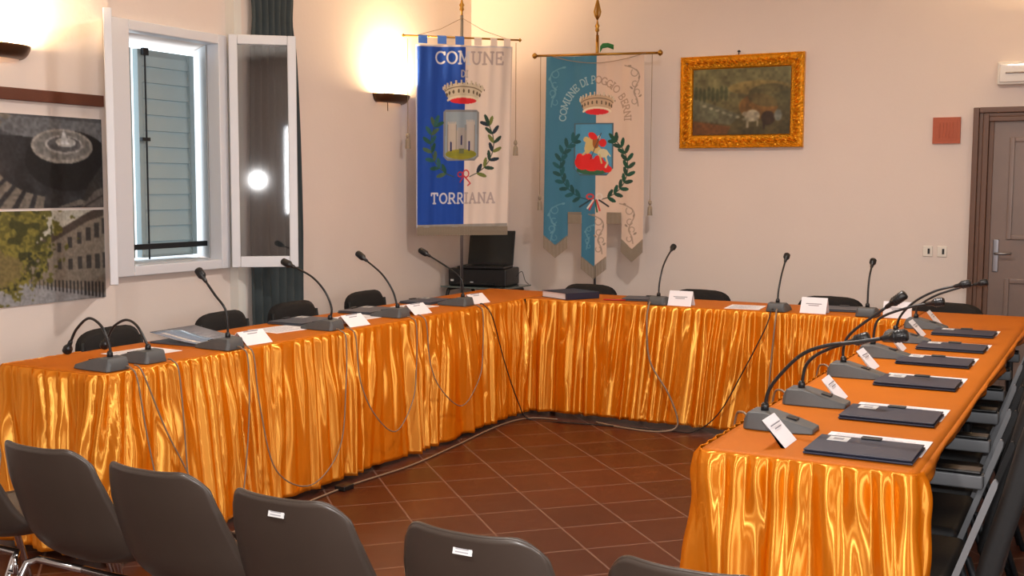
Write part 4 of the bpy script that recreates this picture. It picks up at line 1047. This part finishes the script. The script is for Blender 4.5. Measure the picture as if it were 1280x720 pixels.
cv.ell(.345, .645, .03, .06, GO, rot=.25); cv.ell(.325, .60, .022, .02, GO); cv.ell(.40, .67, .06, .028, GO, rot=.5); cv.ell(.455, .70, .04, .032, (206, 196, 158)); cv.line([(.47, .71), (.49, .77), (.475, .80)], .014, (206, 196, 158)); cv.line([(.43, .71), (.445, .77)], .012, GO); cv.line([(.33, .68), (.30, .71)], .012, GO); cv.line([(.48, .68), (.51, .72)], .010, (206, 196, 158))
cv.ell(.40, .62, .026, .045, (150, 84, 34)); cv.ell(.375, .575, .038, .024, RED, rot=.5); cv.ell(.452, .625, .028, .03, RED); cv.ell(.425, .585, .012, .014, (196, 178, 170)); cv.line([(.44, .555), (.36, .74)], .006, (70, 62, 60))
dg = [(22, 74, 56), (30, 64, 50)]
laurel(cv, .395, .80, .255, .24, 1, dg, n=10, leafl=.07, wd=.030, a0=80, a1=-50); laurel(cv, .385, .80, .265, .24, -1, [(24, 84, 92), (26, 74, 76)], n=10, leafl=.07, wd=.030, a0=80, a1=-50, stem=(20, 70, 76))
for P, c_r in [(arc(.36, 1.015, .028, .018, 0, 360), (200, 60, 60)), (arc(.43, 1.015, .022, .022, 0, 360), (214, 200, 190)), ([(.39, 1.04), (.355, 1.11)], (206, 60, 60)), ([(.385, 1.04), (.34, 1.10)], (222, 214, 206)), ([(.40, 1.04), (.415, 1.125)], (30, 90, 60)), ([(.41, 1.04), (.435, 1.115)], (206, 60, 60)), ([(.43, 1.04), (.50, 1.085)], (40, 40, 44)), ([(.36, 1.04), (.28, 1.09)], (30, 56, 66))]: cv.line(P, .012, c_r)
# tails
T1, T2, T3 = (.0, .19), (.295, .49), (.60, .765)
zn = 1.17
scroll(.665, 1.16, .8, 1, 1); scroll(.08, 1.16, .8, -1, 1, sb); scroll(.43, 1.24, .8, 1, 1); scroll(.35, 1.28, .5, -1, 1, sb)
def tailbot(T, zc): return lambda u: zc+(.0+.075*(1-np.abs((u-(T[0]+T[1])/2)/((T[1]-T[0])/2))))
U, V = cv.U, cv.V
mk = V < zn-.02
for T, zc in ((T1, 1.31), (T2, 1.46), (T3, 1.33)):
    mk |= (U >= T[0]) & (U <= T[1]) & (V < tailbot(T, zc)(U)-0)
for T in (T1, T2, T3):
    pass
cv.put((V > H*2), (0, 0, 0))
def P2(U, V):
    return (x0+U*(1-.0*V)+.0-.012*V*(1-2*U/W), -.028-.009*np.sin(U*19+1)*(1-.4*V/H)-.004*np.sin(U*50), zt-.012-V)
cv.mesh('banner_cloth', bm_, t, P2, mk)
def tailx(u, v): return x0+u-.012*v*(1-2*u/W)
for T, zc in ((T1, 1.31), (T2, 1.46), (T3, 1.33)):
    m_ = MB(); n_ = 24
    for k in range(n_):
        u = T[0]+(T[1]-T[0])*(k+.5)/n_; zb = zc+.075*(1-abs((u-(T[0]+T[1])/2)/((T[1]-T[0])/2)))
        x_ = tailx(u, zb); m_.tube([(x_, -.037, zt-.012-zb+.012), (x_, -.037, zt-.012-zb-.085)], .0034, 5)
    m_.build('fringe', 'silver_thread', t)
for a, b in ((T1[1], T2[0]), (T2[1], T3[0])):
    m_ = MB(); n_ = 15
    for k in range(n_):
        u = a+(b-a)*(k+.5)/n_; x_ = tailx(u, zn); m_.tube([(x_, -.037, zt-zn+.03), (x_, -.037, zt-zn-.055)], .0034, 5)
    m_.build('fringe', 'silver_thread', t)
for k, (a, b) in enumerate([(.0, .16), (.20, .29), (.345, .40)]): pass
tassel(t, .435, RZ, 1.27, -.02); tassel(t, -.445, RZ, 1.30, -.02)
MB().tube(catmull([(-.39, -.035, RZ), (-.2, -.045, RZ-.045), (0, -.045, RZ-.065), (.2, -.045, RZ-.045), (.39, -.035, RZ)], 6), .0025, 5).build('hanging_cord', 'cord', t, smooth=True)

# ------------------------------------------------------------------ CORNER TABLE, PRINTER, LAPTOP
t = empty('side_table', (-4.32, 7.6, 0), 'small side table with grey glass top in the corner behind the banner', 'table')
MB().box((-.29, -.22, .70), (.26, .24, .712)).build('glass_top', 'glass_top', t, bevel=.003)
for sx in (-.24, .21):
    MB().tube(catmull([(sx, -.20, 0), (sx, -.205, .55), (sx, -.19, .66), (sx, -.14, .688), (sx, .14, .688), (sx, .19, .66), (sx, .20, .55), (sx, .20, 0)], 6), .014, 8).build('leg_frame', 'black_plastic', t, smooth=True)
t = empty('printer', (-4.36, 7.62, .713), 'black desktop printer on the corner side table beneath the laptop', 'printer', .18)
MB().box((-.235, -.16, 0), (.235, .17, .135)).build('body', 'black_plastic', t, bevel=.012)
MB().box((-.16, -.185, .012), (.14, -.155, .028)).build('paper_tray', 'black_plastic', t, bevel=.003)
MB().box((-.215, -.163, .035), (-.19, -.159, .05)).build('front_label', 'sticker', t); MB().box((-.055, -.163, .02), (-.03, -.159, .035)).build('white_button', 'sticker', t)
t = empty('laptop', (-4.33, 7.60, .849), 'open black laptop standing on the printer in the corner', 'laptop', .22)
MB().box((-.185, -.15, 0), (.185, .11, .018)).build('keyboard_base', 'black_plastic', t, bevel=.004)
MB().box((-.16, -.09, .018), (.16, .06, .0195)).build('keyboard', 'mic_black', t)
lidM = Matrix.Translation((0, .11, .014)) @ Matrix.Rotation(math.radians(-14), 4, 'X')
ld = MB().box((-.185, 0, 0), (.185, .012, .275)).build('screen_lid', 'black_plastic', t, bevel=.004, mtx=lidM)
MB().box((-.17, -.0015, .02), (.17, .0, .255)).build('screen', mat('dark_screen', (26, 27, 25), .7), ld, mtx=lidM)
cable([(-4.12, 7.7, .78), (-4.08, 7.72, .82), (-4.05, 7.72, .75), (-4.03, 7.74, .722)], .0025, 'cable_black', 'thin black lead curling from the printer on the side table')

# ------------------------------------------------------------------ LIGHT AND CAMERA
wd_ = bpy.data.worlds.new('World'); S.world = wd_; wd_.use_nodes = True
nt = wd_.node_tree; bg = nt.nodes['Background']
bg.inputs['Strength'].default_value = 2.2; bg.inputs['Color'].default_value = (.86, .94, 1., 1)   # overcast sky
def area(name, loc, rot, sx, sy, e, col):
    l = bpy.data.lights.new(name, 'AREA'); l.shape = 'RECTANGLE'; l.size = sx; l.size_y = sy; l.energy = e; l.color = col
    o = bpy.data.objects.new(name, l); COL.objects.link(o); o.location = loc; o.rotation_euler = rot; o['kind'] = 'structure'; return o
# daylight through the windows of the right wall
for k, (h0, h1, z0, z1) in enumerate(RW):
    area('window_daylight', (XR+.12, (h0+h1)/2, (z0+z1)/2), (0, PI/2, 0), z1-z0, h1-h0, 85, (1., .95, .90))
# outside daylight at the left window
area('left_window_daylight', (XO-1.6, 4.75, 2.3), (0, -PI/2-.2, 0), 2.6, 3.0, 100, (.86, .94, 1.))
# unseen fill lamps added under the ceiling to brighten tables and back wall
def fill_lamp(x, y):
    t = empty('added_fill_lamp', (x, y, ZC), 'added round fill lamp under the ceiling, out of view', 'ceiling lamp', 0, 'added fill lamps')
    MB().lathe([(.16, 0), (.17, -.03), (.13, -.075), (.05, -.095)], n=24).build('fill_lamp_body', 'socket', t, smooth=True)
    l = bpy.data.lights.new('added_fill_light', 'AREA'); l.shape = 'DISK'; l.size = .3; l.energy = PE; l.color = (1., .92, .85)
    o = bpy.data.objects.new('added_fill_light', l); COL.objects.link(o); o.location = (x, y, ZC-.11); o['kind'] = 'structure'
PE = 84
fill_lamp(-1.3, .2); fill_lamp(-1.5, 4.6)
# the camera's own flash
fl_ = area('camera_flash', (.03, 0.0, 1.53), (0, 0, 0), .032, .022, 56, (1., .97, .95))
# camera: pitch 5.09 deg down, 28.35 deg left of the room axis, slight roll
p, r, Wy, fpx = .0889, .00452, math.radians(28.35), 1415.2
cp, sp = math.cos(p), math.sin(p)
F = Vector((0, cp, -sp)); u = Vector((0, sp, cp)); x = Vector((1, 0, 0))
x2 = x*math.cos(r)+u*math.sin(r); u2 = -x*math.sin(r)+u*math.cos(r)
Rz = Matrix.Rotation(Wy, 3, 'Z'); x2, u2, F = Rz @ x2, Rz @ u2, Rz @ F
cam = bpy.data.cameras.new('camera'); co = bpy.data.objects.new('camera', cam); COL.objects.link(co)
cam.sensor_width = 36; cam.lens = 36*fpx/1280; cam.clip_start = .05
co.matrix_world = Matrix(((x2.x, u2.x, -F.x, 0), (x2.y, u2.y, -F.y, 0), (x2.z, u2.z, -F.z, 1.47), (0, 0, 0, 1)))
S.camera = co
fl_.rotation_euler = co.matrix_world.to_euler(); fl_.location = (.03, .0, 1.54)
S.view_settings.view_transform = 'Standard'; S.view_settings.look = 'None'; S.view_settings.gamma = 1; S.view_settings.exposure = -.09
S.view_settings.use_curve_mapping = False
